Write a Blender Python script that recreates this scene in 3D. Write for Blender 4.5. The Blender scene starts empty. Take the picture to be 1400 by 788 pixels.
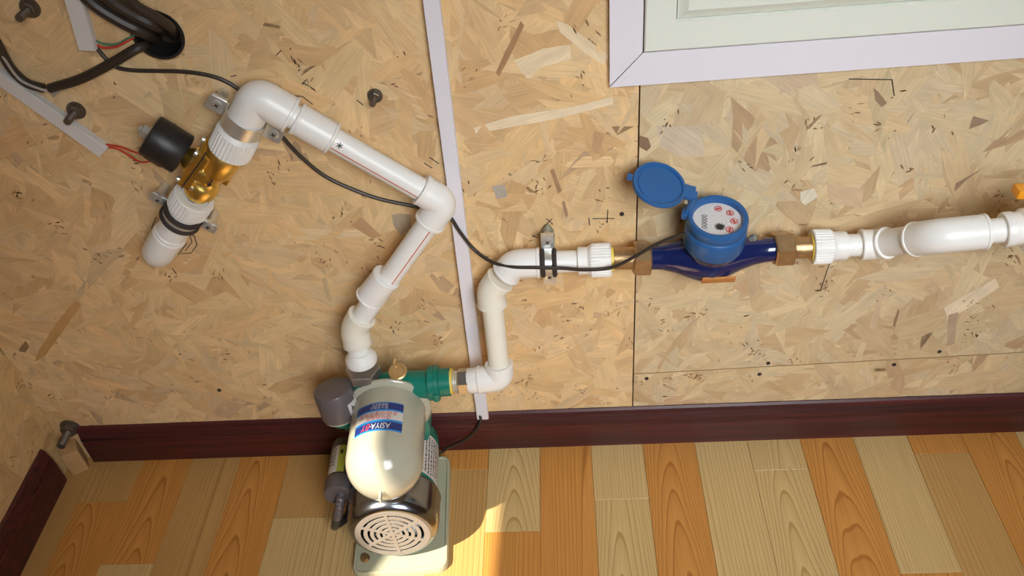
import bpy, bmesh, math, random
import numpy as np
from mathutils import Vector, Matrix, Quaternion

# ------------------------------------------------------------------ camera
scn = bpy.context.scene
col = scn.collection
PI = math.pi
cd = bpy.data.cameras.new('camera')
cd.sensor_width = 36.0
cd.lens = 36.0 * 1186.8 / 1400.0
cd.clip_start = 0.02
cam = bpy.data.objects.new('camera', cd)
col.objects.link(cam)
cam.matrix_world = Matrix(((0.99692338, 0.04453445, 0.06450158, 0.0),
                           (0.01938956, 0.65721833, -0.75345081, -1.0),
                           (-0.07594614, 0.75238338, 0.65433281, 1.23984),
                           (0, 0, 0, 1)))
scn.camera = cam
# ------------------------------------------------------------------ world, sun, window daylight, exposure
SUN_DIR = Vector((0.57, 0.55, -1.0)).normalized()
SUN_E = 12.0
DAY_E = 8.6
scn.view_settings.view_transform = 'Standard'
scn.view_settings.look = 'None'
scn.view_settings.gamma = 1.0
scn.view_settings.use_curve_mapping = False
scn.view_settings.exposure = -0.14
wd = bpy.data.worlds.new('sky')
scn.world = wd
wd.use_nodes = True
wd.node_tree.nodes['Background'].inputs[0].default_value = (0.62, 0.76, 1.0, 1)
wd.node_tree.nodes['Background'].inputs[1].default_value = 0.12
sl = bpy.data.lights.new('sun', 'SUN')
sl.energy = SUN_E
sl.angle = math.radians(0.9)
sl.color = (1.0, 0.90, 0.74)
so = bpy.data.objects.new('sun', sl)
col.objects.link(so)
so.rotation_euler = SUN_DIR.to_track_quat('-Z', 'Y').to_euler()
so.location = (-3, -3, 4)


def area_light(name, loc, target, sx, sy, energy, color, spread=180):
    a = bpy.data.lights.new(name, 'AREA')
    a.shape = 'RECTANGLE'
    a.size, a.size_y = sx, sy
    a.energy = energy
    a.spread = math.radians(spread)
    a.color = color
    o = bpy.data.objects.new(name, a)
    col.objects.link(o)
    o.location = loc
    o.rotation_euler = (Vector(target) - Vector(loc)).to_track_quat('-Z', 'Y').to_euler()
    return o


# area lamp set in an unseen front window, spread narrowed to darken the left
area_light('window_daylight', (0.55, -1.72, 1.5), (0.14, 0, 0.22), 0.8, 0.9, DAY_E, (0.93, 0.97, 1.0), 72)

# ------------------------------------------------------------------ helpers
def V(*a):
    return Vector(a[0]) if len(a) == 1 else Vector(a)


def link_mesh(name, me, m, parent=None):
    o = bpy.data.objects.new(name, me)
    col.objects.link(o)
    if m is not None:
        me.materials.append(m)
    if parent is not None:
        o.parent = parent
    return o


class MB:
    """mesh builder: collects shapes and links them as one object"""
    def __init__(self):
        self.v = []
        self.f = []

    def add(self, vs, fs):
        b = len(self.v)
        self.v += [tuple(p) for p in vs]
        self.f += [[b + i for i in f] for f in fs]
        return self

    def box(self, c, s, M=None, bev=0.0):
        bm = bmesh.new()
        bmesh.ops.create_cube(bm, size=1.0)
        for v in bm.verts:
            v.co = Vector((v.co.x * s[0], v.co.y * s[1], v.co.z * s[2]))
        if bev > 0:
            bmesh.ops.bevel(bm, geom=list(bm.edges), offset=bev, segments=2, affect='EDGES', profile=0.6)
        M3 = M if M is not None else Matrix.Identity(3)
        for v in bm.verts:
            v.co = M3 @ v.co + Vector(c)
        return self.bm(bm)

    def bm(self, bm):
        bm.verts.index_update()
        self.add([v.co[:] for v in bm.verts], [[v.index for v in f.verts] for f in bm.faces])
        bm.free()
        return self

    def rev(self, p0, ax, prof, seg=28, ribs=None, ref=None, ell=(1, 1), cap=True):
        """surface of revolution; prof = [(t, r)], ax = axis direction; ribs = (n, amp, i0, i1)"""
        ax = Vector(ax).normalized()
        p0 = Vector(p0)
        r0 = Vector(ref) if ref is not None else (Vector((0, 0, 1)) if abs(ax.z) < 0.9 else Vector((1, 0, 0)))
        u = (r0 - ax * r0.dot(ax)).normalized()
        w = ax.cross(u)
        if ribs:
            seg = ribs[0] * 4
        vs = []
        for i, (t, r) in enumerate(prof):
            for k in range(seg):
                a = 2 * PI * k / seg
                rr = r
                if ribs and ribs[2] <= i <= ribs[3] and (k % 4) in (2, 3):
                    rr = r - ribs[1]
                vs.append(p0 + ax * t + u * (math.cos(a) * rr * ell[0]) + w * (math.sin(a) * rr * ell[1]))
        fs = []
        n = len(prof)
        for i in range(n - 1):
            for k in range(seg):
                k2 = (k + 1) % seg
                fs.append([i * seg + k, i * seg + k2, (i + 1) * seg + k2, (i + 1) * seg + k])
        if cap:
            fs.append([k for k in range(seg)][::-1])
            fs.append([(n - 1) * seg + k for k in range(seg)])
        return self.add(vs, fs)

    def tube(self, pts, r, seg=14, cap=True):
        pts = [Vector(p) for p in pts]
        n = len(pts)
        rs = r if isinstance(r, (list, tuple)) else [r] * n
        tg = []
        for i in range(n):
            a = pts[max(i - 1, 0)]
            b = pts[min(i + 1, n - 1)]
            tg.append((b - a).normalized())
        up = Vector((0, 0, 1)) if abs(tg[0].z) < 0.9 else Vector((1, 0, 0))
        u = (up - tg[0] * up.dot(tg[0])).normalized()
        vs = []
        for i in range(n):
            if i:
                q = tg[i - 1].rotation_difference(tg[i])
                u = q @ u
                u = (u - tg[i] * u.dot(tg[i])).normalized()
            w = tg[i].cross(u)
            for k in range(seg):
                a = 2 * PI * k / seg
                vs.append(pts[i] + u * (math.cos(a) * rs[i]) + w * (math.sin(a) * rs[i]))
        fs = []
        for i in range(n - 1):
            for k in range(seg):
                k2 = (k + 1) % seg
                fs.append([i * seg + k, i * seg + k2, (i + 1) * seg + k2, (i + 1) * seg + k])
        if cap:
            fs.append([k for k in range(seg)][::-1])
            fs.append([(n - 1) * seg + k for k in range(seg)])
        return self.add(vs, fs)

    def prism(self, poly, vec):
        """poly (3d loop) extruded by vec"""
        n = len(poly)
        p = [Vector(q) for q in poly]
        vec = Vector(vec)
        fs = [list(range(n))[::-1], [n + i for i in range(n)]]
        for i in range(n):
            j = (i + 1) % n
            fs.append([i, j, n + j, n + i])
        return self.add(p + [q + vec for q in p], fs)

    def build(self, name, m, parent=None, ang=35, origin=None):
        me = bpy.data.meshes.new(name)
        off = Vector(origin) if origin is not None else (parent['_o'] if parent is not None and '_o' in parent else (0, 0, 0))
        off = Vector(off)
        me.from_pydata([tuple(Vector(v) - off) for v in self.v], [], self.f)
        bm = bmesh.new()
        bm.from_mesh(me)
        bmesh.ops.recalc_face_normals(bm, faces=bm.faces)
        bm.to_mesh(me)
        bm.free()
        me.polygons.foreach_set('use_smooth', [True] * len(me.polygons))
        me.set_sharp_from_angle(angle=math.radians(ang))
        o = link_mesh(name, me, m, parent)
        if parent is None:
            o.location = off
        if parent is not None and '_o' in parent:
            o['_o'] = tuple(off)
        return o


def thing(name, label, cat, loc=(0, 0, 0), group=None, rz=0.0, local=False):
    """an Empty at the thing's base; parts are written in room coordinates unless local"""
    o = bpy.data.objects.new(name, None)
    o.empty_display_size = 0.02
    col.objects.link(o)
    o.location = loc
    o.rotation_euler = (0, 0, rz)
    o['label'] = label
    o['category'] = cat
    if group:
        o['group'] = group
    o['_o'] = (0.0, 0.0, 0.0) if local else tuple(loc)
    return o


def tag(o, label, cat, group=None):
    o['label'] = label
    o['category'] = cat
    if group:
        o['group'] = group
    return o


def struct(o):
    o['kind'] = 'structure'
    return o


def copy_tree(o, parent=None):
    c = o.copy()
    col.objects.link(c)
    if parent is not None:
        c.parent = parent
    for ch in list(o.children):
        copy_tree(ch, c)
    return c


def fillet(pts, rad, n=7):
    pts = [Vector(p) for p in pts]
    out = [pts[0]]
    for i in range(1, len(pts) - 1):
        a, b, c = pts[i - 1], pts[i], pts[i + 1]
        d1 = (a - b)
        d2 = (c - b)
        r = min(rad, d1.length * 0.49, d2.length * 0.49)
        s, e = b + d1.normalized() * r, b + d2.normalized() * r
        for k in range(n + 1):
            t = k / n
            out.append(s * (1 - t) ** 2 + b * 2 * t * (1 - t) + e * t * t)
    out.append(pts[-1])
    return out


def smooth_path(pts, per=8):
    p = [Vector(q) for q in pts]
    p = [p[0] * 2 - p[1]] + p + [p[-1] * 2 - p[-2]]
    out = []
    for i in range(1, len(p) - 2):
        a, b, c, d = p[i - 1:i + 3]
        for k in range(per):
            t = k / per
            out.append(0.5 * ((2 * b) + (c - a) * t + (2 * a - 5 * b + 4 * c - d) * t * t + (-a + 3 * b - 3 * c + d) * t ** 3))
    out.append(p[-2])
    return out


def cut_path(pts, a, b):
    """straight sub-segment between fractions a and b of the line p0-p1"""
    p, q = Vector(pts[0]), Vector(pts[1])
    return p.lerp(q, a), p.lerp(q, b)


# ------------------------------------------------------------------ materials
def mat(name, color, rough=0.5, metal=0.0, spec=0.5, noise=0.0, nscale=30.0, bump=0.0, bscale=200.0, coat=0.0, trans=0.0, sss=0.0):
    m = bpy.data.materials.new(name)
    m.use_nodes = True
    nt = m.node_tree
    b = nt.nodes['Principled BSDF']
    b.inputs['Base Color'].default_value = (*color, 1)
    b.inputs['Roughness'].default_value = rough
    b.inputs['Metallic'].default_value = metal
    b.inputs['Specular IOR Level'].default_value = spec
    if coat:
        b.inputs['Coat Weight'].default_value = coat
    if trans:
        b.inputs['Transmission Weight'].default_value = trans
    if sss:
        b.inputs['Subsurface Weight'].default_value = sss
        b.inputs['Subsurface Radius'].default_value = (0.01, 0.008, 0.006)
        b.inputs['Subsurface Scale'].default_value = 0.5
    tc = nt.nodes.new('ShaderNodeTexCoord')
    if noise:
        n = nt.nodes.new('ShaderNodeTexNoise')
        n.inputs['Scale'].default_value = nscale
        n.inputs['Detail'].default_value = 5
        nt.links.new(tc.outputs['Object'], n.inputs['Vector'])
        mx = nt.nodes.new('ShaderNodeMix')
        mx.data_type = 'RGBA'
        mx.blend_type = 'MULTIPLY'
        mx.inputs[0].default_value = 1.0
        mx.inputs[6].default_value = (*color, 1)
        r = nt.nodes.new('ShaderNodeMapRange')
        r.inputs[1].default_value = 0.12
        r.inputs[2].default_value = 0.75
        r.inputs[3].default_value = 1 - noise
        r.inputs[4].default_value = 1 + noise
        nt.links.new(n.outputs[0], r.inputs[0])
        nt.links.new(r.outputs[0], mx.inputs[7])
        nt.links.new(mx.outputs[2], b.inputs['Base Color'])
    if bump:
        n = nt.nodes.new('ShaderNodeTexNoise')
        n.inputs['Scale'].default_value = bscale
        n.inputs['Detail'].default_value = 3
        nt.links.new(tc.outputs['Object'], n.inputs['Vector'])
        bp = nt.nodes.new('ShaderNodeBump')
        bp.inputs['Strength'].default_value = bump
        bp.inputs['Distance'].default_value = 0.001
        nt.links.new(n.outputs[0], bp.inputs['Height'])
        nt.links.new(bp.outputs[0], b.inputs['Normal'])
    return m


M = dict(
    ppr=mat('white_ppr_plastic', (0.84, 0.83, 0.80), 0.34, noise=0.025, nscale=18),
    ppr_old=mat('ivory_ppr_plastic', (0.83, 0.79, 0.68), 0.36, noise=0.03, nscale=18),
    conduit=mat('pale_lilac_pvc', (0.74, 0.72, 0.78), 0.45, noise=0.02),
    conduit_grey=mat('pale_grey_pvc', (0.66, 0.65, 0.63), 0.45, noise=0.03),
    casing=mat('lilac_white_pvc', (0.76, 0.74, 0.80), 0.42),
    sash=mat('cream_white_pvc', (0.74, 0.77, 0.69), 0.45),
    brass=mat('bright_brass', (0.95, 0.70, 0.20), 0.34, metal=1.0, noise=0.08, nscale=60, bump=0.15, bscale=500),
    brass_old=mat('dull_brass', (0.50, 0.33, 0.17), 0.38, metal=0.85, noise=0.2, nscale=90, bump=0.3, bscale=700),
    steel=mat('zinc_steel', (0.74, 0.75, 0.72), 0.34, metal=0.75, noise=0.1, nscale=80),
    dark_steel=mat('dark_plated_nut', (0.44, 0.42, 0.40), 0.30, metal=0.9, noise=0.2, nscale=60),
    rusty=mat('weathered_bolt_steel', (0.17, 0.14, 0.11), 0.45, metal=0.7, noise=0.35, nscale=150),
    chrome=mat('motor_cover_chrome', (0.27, 0.30, 0.36), 0.20, metal=1.0, noise=0.05, nscale=20),
    grille=mat('grey_painted_grille', (0.30, 0.275, 0.25), 0.5, metal=0.2),
    black=mat('black_plastic', (0.018, 0.016, 0.016), 0.42, bump=0.1, bscale=400),
    rubber=mat('dark_rubber', (0.035, 0.026, 0.022), 0.7),
    cable=mat('dark_brown_cable', (0.035, 0.026, 0.020), 0.45),
    redwire=mat('red_wire', (0.60, 0.05, 0.03), 0.4),
    greywire=mat('grey_wire', (0.42, 0.40, 0.36), 0.5),
    green_wire=mat('green_wire', (0.08, 0.22, 0.12), 0.5),
    hole=mat('hole_interior', (0.012, 0.010, 0.009), 0.9),
    backing=mat('wall_batten_shadow', (0.05, 0.035, 0.02), 0.9),
    green=mat('green_cast_iron_paint', (0.004, 0.175, 0.125), 0.32, noise=0.1, nscale=40, bump=0.25, bscale=160),
    tank=mat('ivory_enamel_tank', (0.44, 0.43, 0.34), 0.20, noise=0.02, coat=0.3),
    base=mat('milky_plastic_base', (0.44, 0.44, 0.31), 0.35, sss=0.0, noise=0.03),
    grey=mat('dark_grey_plastic', (0.125, 0.105, 0.11), 0.28, noise=0.04),
    dgrey=mat('charcoal_plastic', (0.055, 0.047, 0.042), 0.33),
    blue=mat('blue_plastic', (0.018, 0.105, 0.30), 0.38, bump=0.08, bscale=300),
    navy=mat('navy_enamel', (0.007, 0.015, 0.085), 0.14, coat=0.5, bump=0.15, bscale=90),
    face=mat('dial_face_white', (0.62, 0.60, 0.60), 0.3, noise=0.05, nscale=200),
    ink=mat('black_ink', (0.02, 0.02, 0.02), 0.5),
    redink=mat('red_ink', (0.55, 0.06, 0.05), 0.5),
    yellow=mat('yellow_seal_ring', (0.80, 0.60, 0.10), 0.45),
    plug=mat('plug_brass', (0.72, 0.50, 0.24), 0.38, metal=0.8, noise=0.1, nscale=80),
    orange=mat('orange_handle_paint', (0.90, 0.36, 0.02), 0.35),
    label_white=mat('label_white', (0.62, 0.60, 0.57), 0.4),
    label_navy=mat('label_navy', (0.012, 0.03, 0.17), 0.35),
    label_blue=mat('label_blue', (0.02, 0.24, 0.62), 0.35),
    label_yellow=mat('label_yellow_green', (0.42, 0.46, 0.05), 0.4),
    orange_sticker=mat('orange_sticker', (0.55, 0.23, 0.06), 0.5),
    pencil=mat('pencil_line', (0.06, 0.045, 0.035), 0.8),
    redstripe=mat('red_pipe_stripe', (0.50, 0.06, 0.03), 0.5),
    anchor=mat('olive_grey_plastic', (0.22, 0.21, 0.15), 0.55),
    block=mat('raw_pine_block', (0.50, 0.30, 0.13), 0.7, noise=0.15, nscale=40),
    ceiling=mat('painted_ceiling', (0.46, 0.38, 0.27), 0.7),
    seal=mat('lead_seal', (0.25, 0.26, 0.24), 0.5, metal=0.4),
    tie=mat('white_cable_tie', (0.6, 0.57, 0.5), 0.4),
)


def burgundy():
    m = mat('burgundy_skirting', (0.060, 0.013, 0.014), 0.36)
    nt = m.node_tree
    b = nt.nodes['Principled BSDF']
    tc = nt.nodes.new('ShaderNodeTexCoord')
    mp = nt.nodes.new('ShaderNodeMapping')
    mp.inputs['Scale'].default_value = (3, 60, 120)
    n = nt.nodes.new('ShaderNodeTexNoise')
    n.inputs['Scale'].default_value = 1.0
    n.inputs['Detail'].default_value = 6
    cr = nt.nodes.new('ShaderNodeValToRGB')
    cr.color_ramp.elements[0].position = 0.3
    cr.color_ramp.elements[0].color = (0.028, 0.008, 0.009, 1)
    cr.color_ramp.elements[1].position = 0.75
    cr.color_ramp.elements[1].color = (0.105, 0.017, 0.018, 1)
    nt.links.new(tc.outputs['Object'], mp.inputs[0])
    nt.links.new(mp.outputs[0], n.inputs['Vector'])
    nt.links.new(n.outputs[0], cr.inputs[0])
    nt.links.new(cr.outputs[0], b.inputs['Base Color'])
    return m


M['burgundy'] = burgundy()


def osb_material(name, flake=True, tint=(1, 1, 1)):
    """strand colour: one random tone per strand, with fine grain along the strand's own UV"""
    m = bpy.data.materials.new(name)
    m.use_nodes = True
    nt = m.node_tree
    L = nt.links.new
    b = nt.nodes['Principled BSDF']
    b.inputs['Roughness'].default_value = 0.62
    b.inputs['Specular IOR Level'].default_value = 0.25
    at = nt.nodes.new('ShaderNodeVertexColor')
    at.layer_name = 'tone'
    uv = nt.nodes.new('ShaderNodeUVMap')
    uv.uv_map = 'UVMap'
    mp = nt.nodes.new('ShaderNodeMapping')
    mp.inputs['Scale'].default_value = (14, 420, 1)
    n = nt.nodes.new('ShaderNodeTexNoise')
    n.inputs['Scale'].default_value = 1.0
    n.inputs['Detail'].default_value = 4
    n.inputs['Roughness'].default_value = 0.65
    L(uv.outputs[0], mp.inputs[0])
    L(mp.outputs[0], n.inputs['Vector'])
    r = nt.nodes.new('ShaderNodeMapRange')
    r.inputs[1].default_value = 0.3
    r.inputs[2].default_value = 0.7
    r.inputs[3].default_value = 0.87
    r.inputs[4].default_value = 1.08
    L(n.outputs[0], r.inputs[0])
    # broad blotches across each strand
    mp2 = nt.nodes.new('ShaderNodeMapping')
    mp2.inputs['Scale'].default_value = (25, 60, 1)
    n2 = nt.nodes.new('ShaderNodeTexNoise')
    n2.inputs['Scale'].default_value = 1.0
    n2.inputs['Detail'].default_value = 3
    L(uv.outputs[0], mp2.inputs[0])
    L(mp2.outputs[0], n2.inputs['Vector'])
    r2 = nt.nodes.new('ShaderNodeMapRange')
    r2.inputs[1].default_value = 0.3
    r2.inputs[2].default_value = 0.7
    r2.inputs[3].default_value = 0.90
    r2.inputs[4].default_value = 1.07
    L(n2.outputs[0], r2.inputs[0])
    mu = nt.nodes.new('ShaderNodeMath')
    mu.operation = 'MULTIPLY'
    L(r.outputs[0], mu.inputs[0])
    L(r2.outputs[0], mu.inputs[1])
    mx = nt.nodes.new('ShaderNodeMix')
    mx.data_type = 'RGBA'
    mx.blend_type = 'MULTIPLY'
    mx.inputs[0].default_value = 1.0
    L(at.outputs[0], mx.inputs[6])
    L(mu.outputs[0], mx.inputs[7])
    L(mx.outputs[2], b.inputs['Base Color'])
    bp = nt.nodes.new('ShaderNodeBump')
    bp.inputs['Strength'].default_value = 0.25
    bp.inputs['Distance'].default_value = 0.0006
    L(n.outputs[0], bp.inputs['Height'])
    L(bp.outputs[0], b.inputs['Normal'])
    return m


M['strand'] = osb_material('osb_strand')
M['osb_base'] = mat('osb_board', (0.44, 0.28, 0.125), 0.7, noise=0.25, nscale=60, bump=0.4, bscale=300)


def plank_material(name, light, dark, cathedral, seed):
    m = bpy.data.materials.new(name)
    m.use_nodes = True
    nt = m.node_tree
    L = nt.links.new
    b = nt.nodes['Principled BSDF']
    b.inputs['Roughness'].default_value = 0.34
    b.inputs['Specular IOR Level'].default_value = 0.4
    tc = nt.nodes.new('ShaderNodeTexCoord')
    oi = nt.nodes.new('ShaderNodeObjectInfo')
    vm = nt.nodes.new('ShaderNodeVectorMath')
    vm.operation = 'MULTIPLY_ADD'
    cx = nt.nodes.new('ShaderNodeCombineXYZ')
    L(oi.outputs['Random'], cx.inputs[0])
    L(oi.outputs['Random'], cx.inputs[1])
    L(oi.outputs['Random'], cx.inputs[2])
    vm.inputs[1].default_value = (0.05 if cathedral else 3.0, 5.0, 7.0)
    L(cx.outputs[0], vm.inputs[0])
    L(tc.outputs['Object'], vm.inputs[2])
    mp = nt.nodes.new('ShaderNodeMapping')
    mp.inputs['Scale'].default_value = (1, 0.16, 1) if cathedral else (1, 0.03, 1)
    L(vm.outputs[0], mp.inputs[0])
    # growth rings: nested arches (cathedral) or long straight lines, gently wandering
    nz = nt.nodes.new('ShaderNodeTexNoise')
    nz.inputs['Scale'].default_value = 14.0 if cathedral else 7.0
    nz.inputs['Detail'].default_value = 1.5
    L(mp.outputs[0], nz.inputs['Vector'])
    wv = nt.nodes.new('ShaderNodeMath')
    wv.operation = 'MULTIPLY_ADD'
    L(nz.outputs[0], wv.inputs[0])
    wv.inputs[1].default_value = 7.0 if cathedral else 30.0
    sx = nt.nodes.new('ShaderNodeSeparateXYZ')
    if cathedral:
        L(tc.outputs['Object'], sx.inputs[0])
        cen = nt.nodes.new('ShaderNodeMath')
        cen.operation = 'MULTIPLY_ADD'          # arch centre wanders a little from board to board
        L(oi.outputs['Random'], cen.inputs[0])
        cen.inputs[1].default_value = 0.03
        cen.inputs[2].default_value = -0.015
        dx = nt.nodes.new('ShaderNodeMath')
        dx.operation = 'SUBTRACT'
        L(sx.outputs[0], dx.inputs[0])
        L(cen.outputs[0], dx.inputs[1])
        sq = nt.nodes.new('ShaderNodeMath')
        sq.operation = 'MULTIPLY'
        L(dx.outputs[0], sq.inputs[0])
        L(dx.outputs[0], sq.inputs[1])
        ky = nt.nodes.new('ShaderNodeMath')
        ky.operation = 'MULTIPLY'
        ky.inputs[1].default_value = 15.0
        L(sx.outputs[1], ky.inputs[0])
        sc = nt.nodes.new('ShaderNodeMath')
        sc.operation = 'MULTIPLY_ADD'
        L(sq.outputs[0], sc.inputs[0])
        sc.inputs[1].default_value = 3000.0
        L(ky.outputs[0], sc.inputs[2])
    else:
        L(mp.outputs[0], sx.inputs[0])
        sc = nt.nodes.new('ShaderNodeMath')
        sc.operation = 'MULTIPLY'
        sc.inputs[1].default_value = 170.0
        L(sx.outputs[0], sc.inputs[0])
    L(sc.outputs[0], wv.inputs[2])
    # saw profile: thin dark late wood lines
    fr = nt.nodes.new('ShaderNodeMath')
    fr.operation = 'FRACT'
    L(wv.outputs[0], fr.inputs[0])
    cr = nt.nodes.new('ShaderNodeValToRGB')
    e = cr.color_ramp.elements
    e[0].position = 0.0
    e[0].color = (0, 0, 0, 1)
    e[1].position = 0.8
    e[1].color = (0.28, 0.28, 0.28, 1)
    x = e.new(0.93)
    x.color = (1, 1, 1, 1)
    x = e.new(1.0)
    x.color = (0.1, 0.1, 0.1, 1)
    L(fr.outputs[0], cr.inputs[0])
    # fine pores
    mp2 = nt.nodes.new('ShaderNodeMapping')
    mp2.inputs['Scale'].default_value = (420, 9, 1)
    L(vm.outputs[0], mp2.inputs[0])
    n2 = nt.nodes.new('ShaderNodeTexNoise')
    n2.inputs['Scale'].default_value = 1.0
    n2.inputs['Detail'].default_value = 3
    L(mp2.outputs[0], n2.inputs['Vector'])
    r2 = nt.nodes.new('ShaderNodeMapRange')
    r2.inputs[1].default_value = 0.12
    r2.inputs[2].default_value = 0.7
    r2.inputs[3].default_value = 0.0
    r2.inputs[4].default_value = 0.42
    L(n2.outputs[0], r2.inputs[0])
    ad = nt.nodes.new('ShaderNodeMath')
    ad.operation = 'MULTIPLY_ADD'
    ad.use_clamp = True
    L(cr.outputs[0], ad.inputs[0])
    ad.inputs[1].default_value = 1.0 if cathedral else 0.8
    L(r2.outputs[0], ad.inputs[2])
    mx = nt.nodes.new('ShaderNodeMix')
    mx.data_type = 'RGBA'
    mx.inputs[6].default_value = (*light, 1)
    mx.inputs[7].default_value = (*dark, 1)
    L(ad.outputs[0], mx.inputs[0])
    L(mx.outputs[2], b.inputs['Base Color'])
    return m


PO, PD = (0.70, 0.335, 0.082), (0.40, 0.155, 0.03)
PP, PE = (0.72, 0.53, 0.25), (0.44, 0.27, 0.09)
PM = {'os': plank_material('orange_oak_straight', PO, PD, False, 1),
      'oc': plank_material('orange_oak_cathedral', PO, PD, True, 2),
      'ps': plank_material('pale_oak_straight', PP, PE, False, 3),
      'pc': plank_material('pale_oak_cathedral', PP, PE, True, 4),
      'ts': plank_material('tan_oak_straight', (0.60, 0.36, 0.13), (0.38, 0.20, 0.06), False, 5)}

# ------------------------------------------------------------------ room shell
X0, X1, Y0, ZT = -0.94, 2.2, -1.75, 2.25
T = 0.10

# --- strands of oriented strand board: thin wood flakes laid over one another
TONES = [(0.71, 0.59, 0.40), (0.69, 0.56, 0.37), (0.73, 0.62, 0.43), (0.67, 0.54, 0.35), (0.71, 0.56, 0.36),
         (0.65, 0.51, 0.33), (0.68, 0.58, 0.42), (0.61, 0.46, 0.29), (0.73, 0.60, 0.40), (0.66, 0.56, 0.41), (0.69, 0.58, 0.39), (0.63, 0.50, 0.34)]
TONES = [(a * 1.03, b * 0.945, c * 0.80) for a, b, c in TONES]
rng = np.random.RandomState(7)


def clip_half(poly, n, c):
    """keep the side where n.p <= c"""
    out = []
    k = len(poly)
    for i in range(k):
        a, b = poly[i], poly[(i + 1) % k]
        da, db = n[0] * a[0] + n[1] * a[1] - c, n[0] * b[0] + n[1] * b[1] - c
        if da <= 0:
            out.append(a)
        if (da < 0 < db) or (db < 0 < da):
            t = da / (da - db)
            out.append((a[0] + (b[0] - a[0]) * t, a[1] + (b[1] - a[1]) * t))
    return out


def strands(name, planes, region, count, place, parent, hole=None, tint=(1, 1, 1), extra=()):
    """planes: half-planes (nx, ny, c) bounding the panel; place(u, v, h) -> room point"""
    vs, fs, cols, uvs = [], [], [], []
    (u0, u1, v0, v1) = region

    def emit(poly, cx, cy, ca, sa, tone, h0, tu, tv):
        for (nx, ny, c) in planes:
            poly = clip_half(poly, (nx, ny), c)
            if len(poly) < 3:
                return
        if hole:
            hx, hy, hr = hole
            px = sum(p[0] for p in poly) / len(poly) - hx
            py = sum(p[1] for p in poly) / len(poly) - hy
            d = math.hypot(px, py) + 1e-9
            if d < hr * 1.6 + 0.06:
                nx, ny = -px / d, -py / d
                poly = clip_half(poly, (nx, ny), nx * hx + ny * hy - hr)
                if len(poly) < 3:
                    return
        b = len(vs)
        ou, ov = rng.uniform(0, 40), rng.uniform(0, 40)
        for (x, y) in poly:
            du, dv = x - cx, y - cy
            s, t = du * ca + dv * sa, -du * sa + dv * ca
            h = h0 + s * tu + t * tv
            vs.append(place(x, y, max(0.00005, h)))
            uvs.append((s + ou, t + ov))
        fs.append(list(range(b, len(vs))))
        cols.extend([tone] * len(poly))

    for i in range(count):
        big = rng.rand()
        if big < 0.8:
            Ln, Wd = rng.uniform(0.06, 0.16), rng.uniform(0.018, 0.058)
        else:
            Ln, Wd = rng.uniform(0.02, 0.08), rng.uniform(0.004, 0.018)
        cx, cy = rng.uniform(u0, u1), rng.uniform(v0, v1)
        a = rng.uniform(0, PI)
        ca, sa = math.cos(a), math.sin(a)
        # outline: oblique or ragged ends, nearly straight sides
        sk1, sk2 = rng.uniform(-1, 1) * Wd * 0.9, rng.uniform(-1, 1) * Wd * 0.9
        tp1, tp2 = rng.uniform(0.25, 1.0), rng.uniform(0.25, 1.0)
        h, w = Ln / 2, Wd / 2
        loop = [(-h - sk1, -w * tp1), (-h * 0.45, -w), (h * 0.4, -w * rng.uniform(0.8, 1.05)), (h - sk2, -w * tp2),
                (h + rng.uniform(-.004, .006), 0.0), (h + sk2, w * tp2), (h * 0.35, w), (-h * 0.5, w * rng.uniform(0.8, 1.05)), (-h + sk1, w * tp1),
                (-h + rng.uniform(-.006, .004), 0.0)]
        poly = [(cx + s * ca - t * sa, cy + s * sa + t * ca) for (s, t) in loop]
        tone = np.array(TONES[rng.randint(len(TONES))]) * np.array(tint) * rng.normal(1.0, 0.035)
        q = rng.rand()
        if q < 0.035:
            tone = np.array((0.56, 0.38, 0.22)) * rng.uniform(0.85, 1.1)
        elif q < 0.05 and big > 0.82:
            tone = np.array((0.30, 0.19, 0.10)) * rng.uniform(0.7, 1.2)
        h0 = 0.00012 + rng.rand() * 0.0010 if big < 0.8 else 0.0004 + rng.rand() * 0.0007
        emit(poly, cx, cy, ca, sa, tuple(np.clip(tone, 0, 1)), h0, rng.normal(0, 0.0035), rng.normal(0, 0.007))
    # small dark splinters, resin lines and worm marks, many of them in clusters
    ncl = int(count * 0.045)
    for i in range(ncl):
        bx, by = rng.uniform(u0, u1), rng.uniform(v0, v1)
        a0 = rng.uniform(0, PI)
        for j in range(rng.randint(1, 9)):
            cx, cy = bx + rng.normal(0, 0.008), by + rng.normal(0, 0.008)
            a = a0 + rng.normal(0, 0.45)
            ca, sa = math.cos(a), math.sin(a)
            Ln, Wd = rng.uniform(0.002, 0.012), rng.uniform(0.0005, 0.0016)
            loop = [(-Ln / 2, 0), (-Ln * .2, -Wd), (Ln * .3, -Wd * .6), (Ln / 2, 0), (Ln * .1, Wd * .8)]
            poly = [(cx + s * ca - t * sa, cy + s * sa + t * ca) for (s, t) in loop]
            tone = tuple(np.array((0.22, 0.125, 0.06)) * rng.uniform(0.5, 1.7))
            emit(poly, cx, cy, ca, sa, tone, 0.0019, 0, 0)
    for (pts, tone, h0) in extra:
        cx = sum(p[0] for p in pts) / len(pts)
        cy = sum(p[1] for p in pts) / len(pts)
        k = max(range(len(pts)), key=lambda i: math.hypot(pts[i][0] - cx, pts[i][1] - cy))
        d = math.hypot(pts[k][0] - cx, pts[k][1] - cy)
        emit(list(pts), cx, cy, (pts[k][0] - cx) / d, (pts[k][1] - cy) / d, tone, h0, 0, 0)
    me = bpy.data.meshes.new(name)
    me.from_pydata(vs, [], fs)
    ly = me.uv_layers.new(name='UVMap')
    ca_ = me.color_attributes.new('tone', 'FLOAT_COLOR', 'POINT')
    ca_.data.foreach_set('color', np.array([(*c, 1.0) for c in cols], dtype=np.float32).ravel())
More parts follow.
